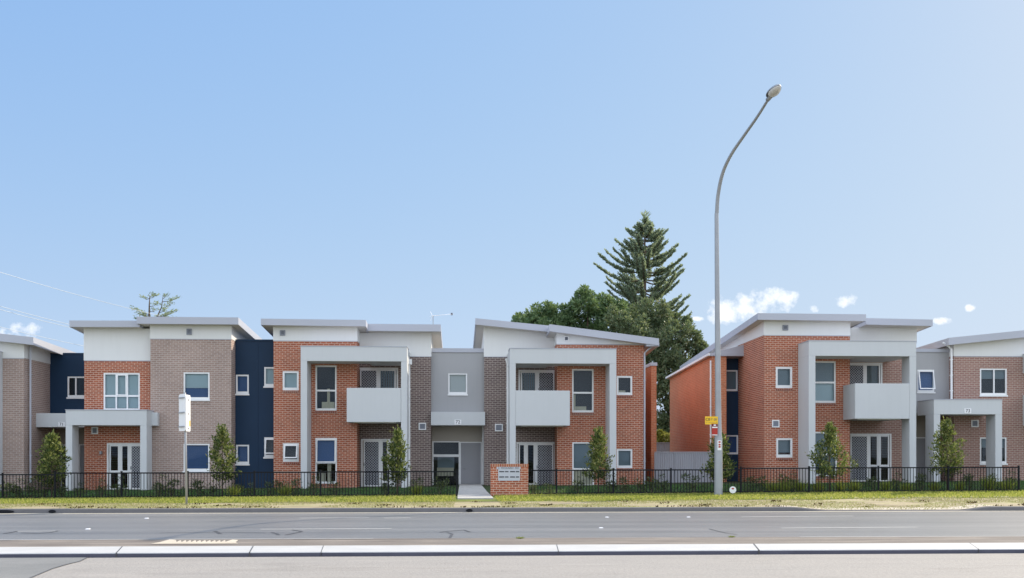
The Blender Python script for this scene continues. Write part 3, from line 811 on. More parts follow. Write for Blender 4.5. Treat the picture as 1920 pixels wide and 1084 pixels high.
# ---- navy link B-C
Yn = 47.75
N = thing('link_block', 'tall plain navy blue clad link with four small white windows', 'building', P(476, 920, Yn), 'two-storey links between the townhouses')
ws = [(442.3, 702.5, 466.5, 738.5), (495.3, 688.3, 520, 724.3), (442.6, 834, 467, 870), (495.3, 820, 520, 857)]
x0, x1, zb, zt = RC(432, 639.5, 520, 921, Yn); zb -= .2
MB().wall(x0, x1, zb, zt, Yn, [hole(*a, Yn) for a in ws]).quad((x0, Yn, zt), (x1, Yn, zt), (x1, YB, zt - .3), (x0, YB, zt - .3)).quad((x1, YB, zb), (x0, YB, zb), (x0, YB, zt - .3), (x1, YB, zt - .3)).build('navy_cladding', 'navy', N)
MB().box(x0, x1, Yn - .035, Yn + .1, zt + .002, zt + .07).build('parapet_cap', 'navy', N)
q = MB()
for u in (484,): xx = XU(u, Yn); q.box(xx - .012, xx + .012, Yn - .012, Yn - .001, zb, zt)
q.build('cladding_joint', 'navy', N)
window(N, *ws[0], Yn, blind='b_skyrefl', sill='metal', fw=.07)
window(N, *ws[1], Yn, blind='b_teal', sill='metal', fw=.07)
window(N, *ws[2], Yn, blind='b_skyrefl', sill='metal', fw=.07)
window(N, *ws[3], Yn, inner='unlit_room', sill='metal', tilt=rad(17), fw=.07)
# ---- C
Cc = thing('townhouse', 'red brick townhouse with grey portal frame and balcony, between navy link and grey entrance', 'townhouse', P(650, 918, 46.8), 'brick townhouses along the road')
Yr, Yd = 46.8, 48.0
rf, un = roof_slab(Cc, 489, 686, 598, 600.5, 609.5, 46.3, 13)
sw1 = (530, 696, 560, 732); sw2 = (530.5, 831, 560.5, 866)
w1 = (591.5, 685.3, 631, 770); w2 = (591.3, 821, 631.7, 907)
body(Cc, 513, 669.3, 918, 639, Yr, YB, un, 'red', [hole(*a, Yr) for a in (sw1, sw2, w1, w2)])
window(Cc, *sw1, Yr, blind='b_teal', fw=.08)
window(Cc, *sw2, Yr, inner='unlit_room', tilt=rad(18), fw=.08)
window(Cc, *w1, Yr, rows=(.57, .43), inner='unlit_room', curtain=[(.55, .70, .52, 1.0), (.25, .55, .84, 1.0), (.7, .95, .84, 1.0)])
window(Cc, *w2, Yr, rows=(.56, .44), blind='b_skyrefl', bfrac=.56, tilt=rad(6), curtain=[(.1, .45, .8, 1.0), (.55, .75, .58, 1.0)])
vent(Cc, 525, 619.3, 535, 629.5, Yr - .02, 'vent')
rf, un = roof_slab(Cc, 686, 826.5, 607.7, 609, 620.3, 47.3, 12)
d1 = (670.6, 689.5, 746.5, 760); d2 = (677, 823, 746, 915.5)
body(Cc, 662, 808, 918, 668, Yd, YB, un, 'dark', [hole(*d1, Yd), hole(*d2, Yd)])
glazed_door(Cc, *d1, Yd, [(1.05, 'mesh'), (1, 'blinds')])
glazed_door(Cc, *d2, Yd, [(1.15, 'mesh'), (.55, 'side'), (.45, 'side')], midrail=.9)
vent(Cc, 785, 793, 799, 806.3, Yd)
portal(Cc, 563.7, 763.2, 650.3, 677.4, 12, 11.2, 45.5, Yr, 918)
Xr = XU(763.2, 45.5)
balcony(Cc, 650, 751.6, 727.4, 791.5, 45.5, Yd)
MB().box(XU(751.8, 45.5), Xr, Yr, Yd - .004, ZV(757, 677, 45.5), ZV(757, 651, 45.5)).box(XU(690, 46), XU(751.6, 45.5), Yr, Yd - .004, ZV(757, 677, 45.5), ZV(757, 668, 45.5)).build('balcony_roof', 'portal', Cc)
pipe(Cc, 767, 683, 917, 47.6, r=.055, head=True)
# ---- grey entrance between C and D
Yu, Yc, Yo = 48.3, 47.7, 49.3
G = thing('link_block', 'pale grey entrance link with flat canopy and grey front door behind the entry path', 'building', P(858, 918, Yu), 'two-storey links between the townhouses')
wc = (840.6, 700, 876, 739)
x0, x1, zb, zt = RC(800, 661, 915, 790, Yu)
MB().wall(x0, x1, zb, zt, Yu, [hole(*wc, Yu)]).quad((x0, Yu, zt), (x1, Yu, zt), (x1, YB, zt), (x0, YB, zt)).build('wall', 'link', G)
MB().box(XU(808.8, Yu), XU(907.5, Yu), Yu - .05, Yu + .2, zt + .002, ZV(858, 653.3, Yu)).build('parapet_cap', 'fascia', G)
window(G, *wc, Yu, blind='b_white', bfrac=1.0, sill='metal', fw=.06)
x0, x1, zb, zt = RC(808, 772.5, 909.6, 797.5, Yc)
MB().box(x0, x1, Yc, Yo - .003, zb, zt).build('canopy', 'portal', G, bevel=.008)
number_plate(G, 852, 787, 865, 796.3, Yc, '72')
gl = (810.8, 827.5, 862, 916); dd = (862.2, 828.5, 903.5, 918)
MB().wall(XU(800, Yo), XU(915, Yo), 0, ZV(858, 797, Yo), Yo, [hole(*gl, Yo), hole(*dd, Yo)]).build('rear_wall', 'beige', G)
x0, x1, z0, z1 = RC(*gl, Yo)
fr = MB(); bar_frame(fr, x0, x1, Yo - .01, Yo + .08, z0, z1, .05); zm = ZV(836, 854.5, Yo); fr.box(x0 + .05, x1 - .05, Yo - .008, Yo + .07, zm - .06, zm + .06)
sl = fr.build('window', 'trim', G, label='tall sidelight window with a cream rail beside the grey front door')
MB().quad((x0 + .05, Yo + .03, z0 + .05), (x1 - .05, Yo + .03, z0 + .05), (x1 - .05, Yo + .03, z1 - .05), (x0 + .05, Yo + .03, z1 - .05)).build('pane', 'glass', sl)
MB().box(x0 + .04, x1 - .04, Yo + 1.2, Yo + 1.22, z0, z1).build('dark_lobby', 'interior', G)
MB().box(lerp(x0, x1, .18), lerp(x0, x1, .8), Yo + .5, Yo + .52, lerp(z0, z1, .42), lerp(z0, z1, .68)).build('lobby_panel', 'b_grey', G)
MB().box(lerp(x0, x1, .16), lerp(x0, x1, .78), Yo + .45, Yo + .47, lerp(z0, z1, .26), lerp(z0, z1, .44)).build('lobby_notice', 'curtain', G)
solid_door(G, *dd, Yo, .14)
pipe(G, 906, 798, 917, Yo - .4, r=.05)
# ---- D
D = thing('townhouse', 'red brick townhouse with sideways sloping roof and grey balcony, below the tall pine', 'townhouse', P(1080, 922, 46.8), 'brick townhouses along the road')
rf, un = roof_slab(D, 891.3, 1031, 597.2, 611.2, 608.5, 47.3, 12, .05)
d1 = (972, 693.5, 1044, 765); d2 = (968, 829, 1042, 920)
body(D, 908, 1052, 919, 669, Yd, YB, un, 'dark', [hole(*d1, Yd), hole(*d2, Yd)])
glazed_door(D, *d1, Yd, [(1, 'blinds'), (1.05, 'mesh')])
glazed_door(D, *d2, Yd, [(.5, 'side'), (.6, 'side'), (1.15, 'mesh')], midrail=.9)
rf, un = roof_slab(D, 1030, 1235.5, 608.4, 635.2, 621, 46.3, 13, .05)
w1 = (1072.7, 692, 1113, 773.5); w2 = (1073, 829, 1113.7, 913); s1 = (1156.4, 705, 1185.6, 741); s2 = (1156.4, 842, 1185.8, 878)
body(D, 1044.5, 1207.5, 922, 645.3, Yr, YB, un, 'red', [hole(*a, Yr) for a in (w1, w2, s1, s2)])
window(D, *w1, Yr, rows=(.56, .44), inner='unlit_room', curtain=[(.0, .12, .6, 1.0), (.1, .7, .9, 1.0)])
window(D, *w2, Yr, rows=(.62, .38), blind='b_grey', bfrac=.6, curtain=[(.0, 1, .63, 1.0)])
window(D, *s1, Yr, inner='unlit_room', curtain=[(.0, .6, .85, 1.0)], fw=.08)
window(D, *s2, Yr, blind='b_grey', fw=.08)
vent(D, 1057, 630, 1066.7, 640.2, Yr - .02)
vent(D, 928, 795, 942.7, 808.8, Yd)
portal(D, 956, 1155.7, 654.3, 681.8, 11, 12.5, 45.5, Yr, 922)
Xl = XU(956, 45.5)
balcony(D, 967.2, 1068.6, 732.3, 798, 45.5, Yd)
MB().box(Xl, XU(967, 45.5), Yr, Yd - .004, ZV(960, 681, 45.5), ZV(960, 655, 45.5)).box(XU(967.2, 45.5), XU(1030, 46), Yr, Yd - .004, ZV(960, 681, 45.5), ZV(960, 672, 45.5)).build('balcony_roof', 'portal', D)
pipe(D, 952, 683, 905, 47.6, r=.055, kick=(-.08, .25))
pipe(D, 1208.5, 662, 915, 46.75, r=.04, kick=(.5, .38), mat='fascia')
MB().box(XU(1209, 46.75), XU(1233, 46.75), 46.35, 58, ZV(1210, 651, 46.75), ZV(1210, 644, 46.75)).build('gutter', 'fascia', D)
# rear wing of D, seen past its corner
xa, xb = XU(1221, 51.5), XU(1231, 51.5); zt = ZV(1226, 686, 51.5)
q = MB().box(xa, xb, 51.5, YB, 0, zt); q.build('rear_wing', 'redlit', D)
MB().box(xa - .03, xb + .03, 51.45, YB, zt + .002, zt + .16).build('wing_capping', 'fascia', D)
MB().box(XU(1200, 54), xa - .002, 53.9, 54.1, 0, zt).build('recess_wall', 'navy', D)
# ---- E
Yr, Yd, Yp = 46.5, 47.9, 45.05
E = thing('townhouse', 'large red brick townhouse with long blank side wall, right of the street lamp', 'townhouse', P(1560, 908, Yr), 'brick townhouses along the road')
rf, un = roof_slab(E, 1421, 1624, 587.6, 590, 599.6, 46.0, 16.5, .056)
s1 = (1454.6, 688, 1485.6, 728); s2 = (1455.5, 821.5, 1486, 858); w1 = (1522, 677.5, 1567, 755.5); w2 = (1524, 810, 1569.5, 893)
xe0, xe1, zb, zs = body(E, 1433, 1593.5, 910, 628.8, Yr, 50.95, un, 'red', [hole(*a, Yr) for a in (s1, s2, w1, w2)])
window(E, *s1, Yr, blind='b_grey', fw=.09)
window(E, *s2, Yr, blind='b_grey', bfrac=.85, fw=.09)
window(E, *w1, Yr, rows=(.52, .48), blind='b_grey', bfrac=.52, inner='b_teal')
window(E, *w2, Yr, rows=(.52, .48), blind='b_grey', bfrac=1)
vent(E, 1467, 609.6, 1477.3, 619.6, Yr - .02, 'vent'); vent(E, 1447.3, 787.7, 1461, 801.5, Yr)
# side: navy recess and brick wing running back
Yv = 50.9; wa = (1350, 694, 1383, 733.5); wb = (1350, 816, 1384, 852)
x0, x1 = XU(1348, Yv), xe0 + .01; zt = ZV(1373, 663, Yv)
MB().wall(x0, x1, 0, zt, Yv, [hole(*wa, Yv), hole(*wb, Yv)]).build('recess_cladding', 'navy', E)
window(E, *wa, Yv, blind='b_grey', sill=None); window(E, *wb, Yv, blind='b_skyrefl', sill=None)
q = MB(); q.quad((xe0 - .018, 60, zt - 1), (xe0 - .018, 50.94, zt - 1), (xe0 - .018, 50.94, un(xe0, 50.94)), (xe0 - .018, 60, un(xe0, 60))); q.box(x0, xe0, Yv - .02, Yv + .15, zt + .002, zt + .06); q.build('recess_head', 'white', E)
Yn2 = 50.0; xw0, xw1 = XU(1335, Yn2), XU(1362, Yn2); zw = ZV(1348, 668, Yn2); zw2 = zw - .34; Yk = 60.1
q = MB(); q.hexa([(xw0, Yn2, 0), (xw1, Yn2, 0), (xw1, Yn2 + .5, 0), (xw0, Yk, 0), (xw0, Yn2, zw), (xw1, Yn2, zw), (xw1, Yn2 + .5, zw), (xw0, Yk, zw2)])
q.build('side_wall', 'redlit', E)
MB().hexa([(xw0 - .12, Yn2 - .12, zw + .005), (xe0, Yn2 - .12, zw + .005), (xe0, Yk + .2, zw2 + .005), (xw0 - .12, Yk + .2, zw2 + .005),
           (xw0 - .12, Yn2 - .12, zw + .12), (xe0, Yn2 - .12, zw + .55), (xe0, Yk + .2, zw2 + .3), (xw0 - .12, Yk + .2, zw2 + .12)]).build('side_roof', 'fascia', E)
MB().hexa([(xw0 - .22, Yn2 - .14, zw + .02), (xw0 - .125, Yn2 - .14, zw + .02), (xw0 - .125, Yk + .2, zw2 + .02), (xw0 - .22, Yk + .2, zw2 + .02), (xw0 - .22, Yn2 - .14, zw + .13), (xw0 - .125, Yn2 - .14, zw + .13), (xw0 - .125, Yk + .2, zw2 + .13), (xw0 - .22, Yk + .2, zw2 + .13)]).build('gutter', 'trim', E)
q = MB(); q.quad((xe0 + .1, 50.95, 0), (xe0 + .1, 62, 0), (xe0 + .1, 62, 6.6), (xe0 + .1, 50.95, 6.6)); q.quad((xw0, Yk, 0), (xe0 + 8, Yk, 0), (xe0 + 8, Yk, 6), (xw0, Yk, 6)); q.build('back_wall', 'red', E)
pipe(E, 1332.5, 676, 850, Yn2 - .02, r=.04)
rf, un = roof_slab(E, 1624, 1749, 597, 599.8, 608.6, 47.0, 13, .056)
d1 = (1586, 680, 1655, 755); d2 = (1590, 813, 1672, 906)
body(E, 1587, 1718, 908, 641, Yd, YB, un, 'rust', [hole(*d1, Yd), hole(*d2, Yd)])
glazed_door(E, *d1, Yd, [(1.1, 'mesh'), (1, 'blinds')]); glazed_door(E, *d2, Yd, [(1.15, 'mesh'), (.62, 'side'), (.66, 'side')], midrail=.66)
portal(E, 1516.5, 1718, 640, 667.8, 12.5, 12.5, Yp, Yr, 908, cdr=.82)
Xr = XU(1718, Yp); Xq = XU(1705.5, Yp)
balcony(E, 1603.5, 1705.3, 719, 785.3, Yp, Yd)
MB().box(Xq, Xr, Yr, Yd - .004, ZV(1710, 667, Yp), ZV(1710, 641, Yp)).box(XU(1610, 46), Xq - .002, Yr, Yd - .004, ZV(1700, 668, Yp), ZV(1700, 655, Yp)).build('balcony_roof', 'portal', E)
# ---- link E-F with its porch
Yu, Yo, Yp2 = 47.75, 49.3, 45.6
H = thing('link_block', 'pale grey link with open top window and square porch, near the right edge', 'building', P(1780, 910, Yu), 'two-storey links between the townhouses')
wc = (1720, 693, 1752, 735)
x0, x1, zb, zt = RC(1705, 660.5, 1795, 775, Yu)
MB().wall(x0, x1, zb, zt, Yu, [hole(*wc, Yu)]).quad((x0, Yu, zt), (x1, Yu, zt), (x1, YB, zt), (x0, YB, zt)).build('wall', 'link', H)
MB().box(x0, x1, Yu - .05, Yu + .2, zt + .002, ZV(1750, 654.3, Yu)).build('parapet_cap', 'fascia', H)
window(H, *wc, Yu, blind='b_skyrefl', sill='metal', tilt=rad(12), fw=.06)
dd = (1713, 820, 1737, 908)
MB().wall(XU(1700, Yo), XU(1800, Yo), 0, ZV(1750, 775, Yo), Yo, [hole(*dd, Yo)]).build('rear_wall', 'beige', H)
solid_door(H, *dd, Yo, .62)
portal(H, 1751, 1879, 749.8, 777, 12, 12.6, Yp2, 47.28, 912, name='porch', cdl=.85, cdr=.85)
number_plate(H, 1808, 766, 1821, 775.3, Yp2, '73')
pipe(H, 1858, 779, 905, 46.9, r=.05)
# ---- F
Fh = thing('townhouse', 'brown-red brick townhouse with rising roofline, cut off at the right edge of the photo', 'townhouse', P(1860, 910, 47.3), 'brick townhouses along the road')
Yf = 47.3
rf, un = roof_slab(Fh, 1779, 2080, 634, 603.5, 647, 46.8, 13, .03)
w1 = (1837.5, 691, 1888, 741); w2 = (1837.5, 820, 1887.5, 869)
body(Fh, 1788.5, 2070, 910, 668.3, Yf, YB, un, 'rust', [hole(*w1, Yf), hole(*w2, Yf)])
window(Fh, *w1, Yf, cols=(.53, .47), blind='b_grey', bfrac=.38, inner='unlit_room', sill='metal'); window(Fh, *w2, Yf, blind='b_grey', bfrac=.4, inner='unlit_room', sill='metal')
vent(Fh, 1820.6, 787.5, 1834, 801, Yf)
portal(Fh, 1949, 2080, 660, 689, 4, 12, 45.9, Yf, 690)
balcony(Fh, 1949, 2060, 738, 797, 45.9, Yf)
pipe(Fh, 1784, 655, 752, 47.2, r=.05, kick=(-.42, .3))

# ================================================================== FENCES, WALL, POLES
# black bar fence: two runs
def bar_fence(label, stops, caps=True):
    """stops: (photo column, top row, bottom row) of every post"""
    Yf_ = 40.0
    r = thing('bar_fence', label, 'fence', P(stops[0][0], stops[0][2], Yf_), 'black bar fences along the gardens')
    for (u, vt, vb) in stops:
        x = XU(u, Yf_); zt, zb = ZV(u, vt - 1.5, Yf_), ZV(u, vb, Yf_)
        po = MB().box(x - .03, x + .03, Yf_ - .03, Yf_ + .03, zb - .1, zt).build('post', 'black', r)
        if caps: MB().box(x - .035, x + .035, Yf_ - .035, Yf_ + .035, zt + .001, zt + .02).build('cap', 'black', po)
    for (u0, t0, b0), (u1, t1, b1) in zip(stops, stops[1:]):
        vt = max(t0, t1) if abs(t0 - t1) > 1.5 else (t0 + t1) / 2
        xa, xb = XU(u0, Yf_) + .03, XU(u1, Yf_) - .03
        za, zb_ = ZV(u0, vt, Yf_), ZV(u1, vt, Yf_); ba, bb = ZV(u0, b0, Yf_) + .09, ZV(u1, b1, Yf_) + .09
        q = MB()
        for (a, b, hh) in ((za, zb_, .048), (ba, bb, .042)):
            q.hexa([(xa, Yf_ - .02, a - hh), (xb, Yf_ - .02, b - hh), (xb, Yf_ + .02, b - hh), (xa, Yf_ + .02, a - hh), (xa, Yf_ - .02, a), (xb, Yf_ - .02, b), (xb, Yf_ + .02, b), (xa, Yf_ + .02, a)])
        n_ = max(2, int(round((xb - xa) / .115)))
        for i in range(1, n_):
            t = i / n_; x = lerp(xa, xb, t); q.box(x - .0095, x + .0095, Yf_ - .0095, Yf_ + .0095, lerp(ba, bb, t), lerp(za, zb_, t) - .049)
        q.build('bar_panel', 'black', r)
    return r
bar_fence('black metal bar fence from the left edge to the concrete entry path', [(-90, 889, 938), (5, 889, 937), (103, 886, 936), (228, 886, 935), (352, 885.6, 934), (477, 885, 933), (601, 884, 932), (728, 883.5, 931.5), (857, 883, 931)])
bar_fence('black metal bar fence from the brick sign wall to the right edge', [(990, 881, 930), (1043.5, 881, 928.5), (1150, 880.4, 927.5), (1258, 880, 926.5), (1389, 877.5, 925.5), (1517, 876.5, 924.5), (1647, 876, 924), (1778, 875.6, 923), (1910, 875.2, 922)])

# corrugated sheet fences in the gap
def sheet_fence(label, u0, u1, vt, vb, Y_, bays):
    x0, x1, zb, zt = RC(u0, vt, u1, vb, Y_)
    r = thing('sheet_fence', label, 'fence', ((x0 + x1) / 2, Y_, zb), 'grey sheet metal fences')
    for i in range(bays):
        a, b = lerp(x0, x1, i / bays), lerp(x0, x1, (i + 1) / bays)
        q = MB(); n_ = max(6, int((b - a) / .1)); px_, py_ = a, 0
        for k in range(n_):
            xk0, xk1 = lerp(a, b, k / n_), lerp(a, b, (k + 1) / n_); m_ = (xk0 + xk1) / 2; yd = Y_ - .025
            q.quad((xk0, Y_, zb), (m_ - .02, Y_, zb), (m_ - .02, Y_, zt), (xk0, Y_, zt)); q.quad((m_ - .02, Y_, zb), (m_, yd, zb), (m_, yd, zt), (m_ - .02, Y_, zt))
            q.quad((m_, yd, zb), (m_ + .02, Y_, zb), (m_ + .02, Y_, zt), (m_, yd, zt)); q.quad((m_ + .02, Y_, zb), (xk1, Y_, zb), (xk1, Y_, zt), (m_ + .02, Y_, zt))
        q.build('fence_sheet', 'fencegrey', r)
        MB().box(a - .03, a + .03, Y_ - .035, Y_ + .03, zb, zt + .002).build('post', 'fencegrey', r)
    MB().box(x0, x1, Y_ - .04, Y_ + .03, zt + .004, zt + .05).build('top_rail', 'fencegrey', r)
    return r
sheet_fence('grey sheet metal fence closing the gap beside the lamp post', 1228, 1340, 849, 930, 49.6, 3)
sheet_fence('second grey fence far back in the gap, below the yellow-green shrub', 1222, 1262, 831, 870, 63.5, 1)

# brick sign wall with its plaque
Ys = 39.7; x0, x1, zb, zt = RC(920, 870, 990.5, 934, Ys)
S = thing('sign_wall', 'low red brick wall carrying a grey name plaque beside the entry path', 'sign wall', ((x0 + x1) / 2, Ys, zb))
zc = zt - .115
MB().box(x0, x1, Ys, Ys + .35, zb - .2, zc).build('brick_wall', 'red', S)
MB().box(x0 - .008, x1 + .008, Ys - .008, Ys + .358, zc + .002, zt).build('coping', brick('soldier_cap', (.46, .17, .09), (.34, .10, .07), (.55, .42, .30), vert=True, bh=.086, bw=.24), S)
a, b, c, d = RC(934, 877, 975, 901.5, Ys)
pl = MB().box(a, b, Ys - .02, Ys - .002, c, d - .06).box(a - .06, b + .02, Ys - .018, Ys - .002, d - .058, d + .03).build('plaque', 'plaque', S)
text_mesh('street_name', '2  RICKARD  RD', .1, ((a + b) / 2 - .02, Ys - .022, d - .015), 'inkgrey', pl, width=(b - a) * .95)
q = MB()
for k, v in enumerate((884.4, 894.4)):
    for (p, r_) in ((936, 953.5), (956.5, 973.5)):
        e = RC(p, v - 1.1, r_, v + 1.1, Ys); n_ = 11
        for i in range(n_):
            if i in (6,): continue
            q.box(lerp(e[0], e[1], i / n_), lerp(e[0], e[1], (i + .82) / n_), Ys - .026, Ys - .0205, e[2], e[3])
q.build('text_line', 'ink', pl)

# street lamp
Yl_ = 38.9; base = P(1347, 931, Yl_)
L = thing('street_lamp', 'tall grey street lamp with curved outreach arm and signs strapped on', 'street lamp', base)
x = base.x
top_z = 10.7
arm = [P(1343.5, 400, Yl_)]
x_t = XU(1343.5, Yl_)
pth = [(x, Yl_, base.z - .1), (x, Yl_, base.z + 2.2), (x, Yl_, base.z + 2.3), *[(lerp(x, x_t, k / 8), Yl_, lerp(base.z + 2.3, P(1344, 400, Yl_).z, k / 8)) for k in range(1, 9)]]
q = MB().tube(pth, [.16, .145, .12] + [lerp(.118, .075, k / 8) for k in range(1, 9)], 12, caps=False); q.build('pole', 'galv', L, smooth=True)
A0 = P(1344, 400, Yl_)
arm_pts = [A0]
# arm climbs and reaches out over the road
for (u, v, yy) in ((1346.5, 365, Yl_ - .15), (1355, 325, Yl_ - .5), (1371, 290, Yl_ - 1.05), (1394, 256, Yl_ - 1.75), (1420, 219, Yl_ - 2.65), (1442, 184, Yl_ - 3.6)):
    arm_pts.append(P(u, v, yy))
# smooth
sm = []
for i in range(len(arm_pts) - 1):
    p0 = arm_pts[max(i - 1, 0)]; p1, p2 = arm_pts[i], arm_pts[i + 1]; p3 = arm_pts[min(i + 2, len(arm_pts) - 1)]
    for k in range(5):
        t = k / 5; sm.append(.5 * ((2 * p1) + (p2 - p0) * t + (2 * p0 - 5 * p1 + 4 * p2 - p3) * t * t + (3 * p1 - p0 - 3 * p2 + p3) * t ** 3))
sm.append(arm_pts[-1])
MB().tube(sm, [lerp(.075, .045, i / (len(sm) - 1)) for i in range(len(sm))], 10, caps=False).build('arm', 'galv', L, smooth=True)
# luminaire: a shallow oval housing with a bowl lens below, pointing along the arm
tip = sm[-1]; ax = (sm[-1] - sm[-3]).normalized(); sd = ax.cross(Vector((0, 0, 1))).normalized(); upv = sd.cross(ax).normalized()
ax2 = (Vector((ax.x, ax.y, ax.z * .55))).normalized(); upv = sd.cross(ax2).normalized(); ax = ax2
def dome(mb, cen, la, lb, hh, ry=10, rx=18, lo=0.0):
    idx = []
    for j in range(ry + 1):
        t = (j / ry) * math.pi / 2
        idx.append([])
        for k in range(rx):
            p = 2 * math.pi * k / rx
            egg = 1 - .22 * math.cos(p)
            pt = cen + ax * (la * math.cos(t) * math.cos(p)) + sd * (lb * egg * math.cos(t) * math.sin(p)) + upv * (hh * math.sin(t))
            idx[-1].append(len(mb.v)); mb.v.append(tuple(pt))
    for j in range(ry):
        for k in range(rx): mb.f.append((idx[j][k], idx[j][(k + 1) % rx], idx[j + 1][(k + 1) % rx], idx[j + 1][k]))
    return mb
hc = tip + ax * .42
hd_ = dome(MB(), hc, .42, .21, .15).build('lamp_head', 'galv', L, smooth=True)
dome(MB(), hc + ax * .06 - upv * .002, .34, .185, -.13).build('lens', 'lens', hd_, smooth=True)
MB().tube([tip - ax * .12, tip + ax * .2], [.075, .09], 10).build('spigot', 'galv', hd_, smooth=True)
pc = hc + upv * .17 - ax * .28
MB().tube([pc - upv * .03, pc + upv * .08], .045, 8).build('photo_cell', 'black', hd_)
# hatch on the pole and stickers
MB().box(x - .07, x + .07, Yl_ - .175, Yl_ - .125, ZV(1347, 832, Yl_) - .25, ZV(1347, 832, Yl_) + .12).build('notice', 'sticker', L)
for k, v in enumerate((829, 834, 838)):
    MB().box(x - .04, x + .04, Yl_ - .18, Yl_ - .176, ZV(1347, v, Yl_) - .03, ZV(1347, v, Yl_) + .03).build('mark', 'redsign', L)
# the yellow and the red sign strapped to it
a, b, c, d = RC(1322, 781, 1346, 796, Yl_ - .2)
ys = Yl_ - .2
T = thing('pole_sign', 'small yellow sign with dark lettering fixed to the street lamp', 'sign', ((a + b) / 2, ys, c))
o = MB().box(a, b, ys, ys + .012, c, d).build('plate', 'yellow', T, bevel=.004)
text_mesh('lettering', 'CB', .14, (lerp(a, b, .22), ys - .003, lerp(c, d, .62)), 'ink', o)
text_mesh('lettering', 'T-20', .12, (lerp(a, b, .68), ys - .003, lerp(c, d, .62)), 'inkgrey', o)
text_mesh('lettering', '\u2022 ------ \u2022', .09, (lerp(a, b, .5), ys - .003, lerp(c, d, .25)), 'inkgrey', o, width=(b - a) * .8)
MB().tube([(lerp(a, b, .9), ys + .012, lerp(c, d, .5)), (lerp(a, b, .9), ys + .1, lerp(c, d, .5))], .02, 6).build('bracket', 'galv', T)
a, b, c, d = RC(1335, 794.6, 1345.5, 816.5, ys - .03); ys2 = ys - .03
T = thing('pole_sign', 'narrow red sign with white stripe under the yellow sign on the street lamp', 'sign', ((a + b) / 2, ys2, c))
o = MB().box(a, b, ys2, ys2 + .012, c, d).build('plate', 'redsign', T, bevel=.004)
MB().box(a + .005, b - .005, ys2 - .004, ys2 - .001, lerp(c, d, .76), d - .005).build('header', 'darkred', o)
MB().box(a + .005, b - .005, ys2 - .004, ys2 - .001, lerp(c, d, .64), lerp(c, d, .74)).build('stripe', 'sticker', o)
MB().box(a + .005, b - .005, ys2 - .004, ys2 - .001, c + .004, lerp(c, d, .07)).build('stripe', 'sticker', o)
q = MB(); cx, cz = (a + b) / 2, lerp(c, d, .88); q.quad(*[(cx + .055 * math.cos(t * math.pi / 8), ys2 - .006, cz + .025 * math.sin(t * math.pi / 8)) for t in range(16)]); q.build('emblem', 'sticker', o)
MB().tube([((a + b) / 2, ys2 + .012, (c + d) / 2), ((a + b) / 2, ys2 + .1, (c + d) / 2)], .02, 6).build('bracket', 'galv', T)

# road sign post with two plates seen almost edge-on
Yg = 33.6; bp_ = P(350, 947, Yg); zt_ = ZV(345, 737.5, Yg)
RS = thing('road_sign', 'white road sign seen from behind on a thin grey post at the verge', 'road sign', bp_)
MB().tube([(bp_.x, Yg, bp_.z - .1), (XU(346.5, Yg), Yg, zt_ + .02)], .035, 10).build('post', 'galv', RS, smooth=True)
def sign_plate(cu, w_, ang, vt, vb, yoff, mat='sticker'):
    cx = XU(cu, Yg); za, zb_ = ZV(cu, vb, Yg), ZV(cu, vt, Yg); R_ = .06
    poly = []
    for (sx, sz, st) in ((1, 1, 0), (-1, 1, 90), (-1, -1, 180), (1, -1, 270)):
        for k in range(5):
            t = rad(st + k * 22.5); poly.append((sx * (w_ / 2 - R_) + R_ * math.cos(t), (zb_ if sz > 0 else za) - sz * R_ + R_ * math.sin(t)))
    q = MB(); q.prism(poly, -.005, .005)
    ca, sa = math.cos(ang), math.sin(ang)
    q.v = [(cx + p[0] * ca - p[1] * sa, Yg + yoff + p[0] * sa + p[1] * ca, p[2]) for p in q.v]
    o = q.build('plate', mat, RS)
    return o, cx, ca, sa, za, zb_
o, cx, ca, sa, za, zb_ = sign_plate(341.6, .52, rad(-54), 739, 808.5, .0)
for f_ in (.12, .5, .9):
    z = lerp(za, zb_, f_); q = MB(); q.box(-.22, .22, -.04, -.007, z - .02, z + .02)
    q.v = [(cx + p[0] * ca - p[1] * sa, Yg + p[0] * sa + p[1] * ca, p[2]) for p in q.v]; q.build('bracket', 'galv', o)
o, cx, ca, sa, za, zb_ = sign_plate(352.3, .44, rad(86), 740.5, 809, .02)
q = MB(); q.box(.10, .2, -.0075, -.0055, lerp(za, zb_, .14), lerp(za, zb_, .30)); q.v = [(cx + p[0] * ca - p[1] * sa, Yg + .02 + p[0] * sa + p[1] * ca, p[2]) for p in q.v]; q.build('yellow_mark', 'yellow', o)
for f_ in (.08, .48, .86):
    z = lerp(za, zb_, f_); q = MB(); q.box(-.03, .03, -.012, -.006, z - .025, z + .025); q.v = [(cx + p[0] * ca - p[1] * sa, Yg + .02 + p[0] * sa + p[1] * ca, p[2]) for p in q.v]; q.build('bolt', 'inkgrey', o)

# round white marker by the lamp post
p_ = P(1373.5, 926, 38.8)
RM = thing('marker_disc', 'small round white marker on a short stake beside the street lamp foot', 'marker', p_)
zc_ = ZV(1373, 918.5, 38.8)
MB().tube([(p_.x, 38.8, p_.z - .05), (p_.x, 38.8, zc_)], .015, 6).build('stake', 'galv', RM)
q = MB(); q.tube([(p_.x, 38.77, zc_), (p_.x, 38.75, zc_)], .13, 20); q.build('disc', 'sticker', RM)
q = MB(); q.quad(*[(p_.x + .05 * math.cos(k * math.pi / 8), 38.745, zc_ + .045 + .03 * math.sin(k * math.pi / 8)) for k in range(16)]); q.build('emblem', 'redsign', RM)

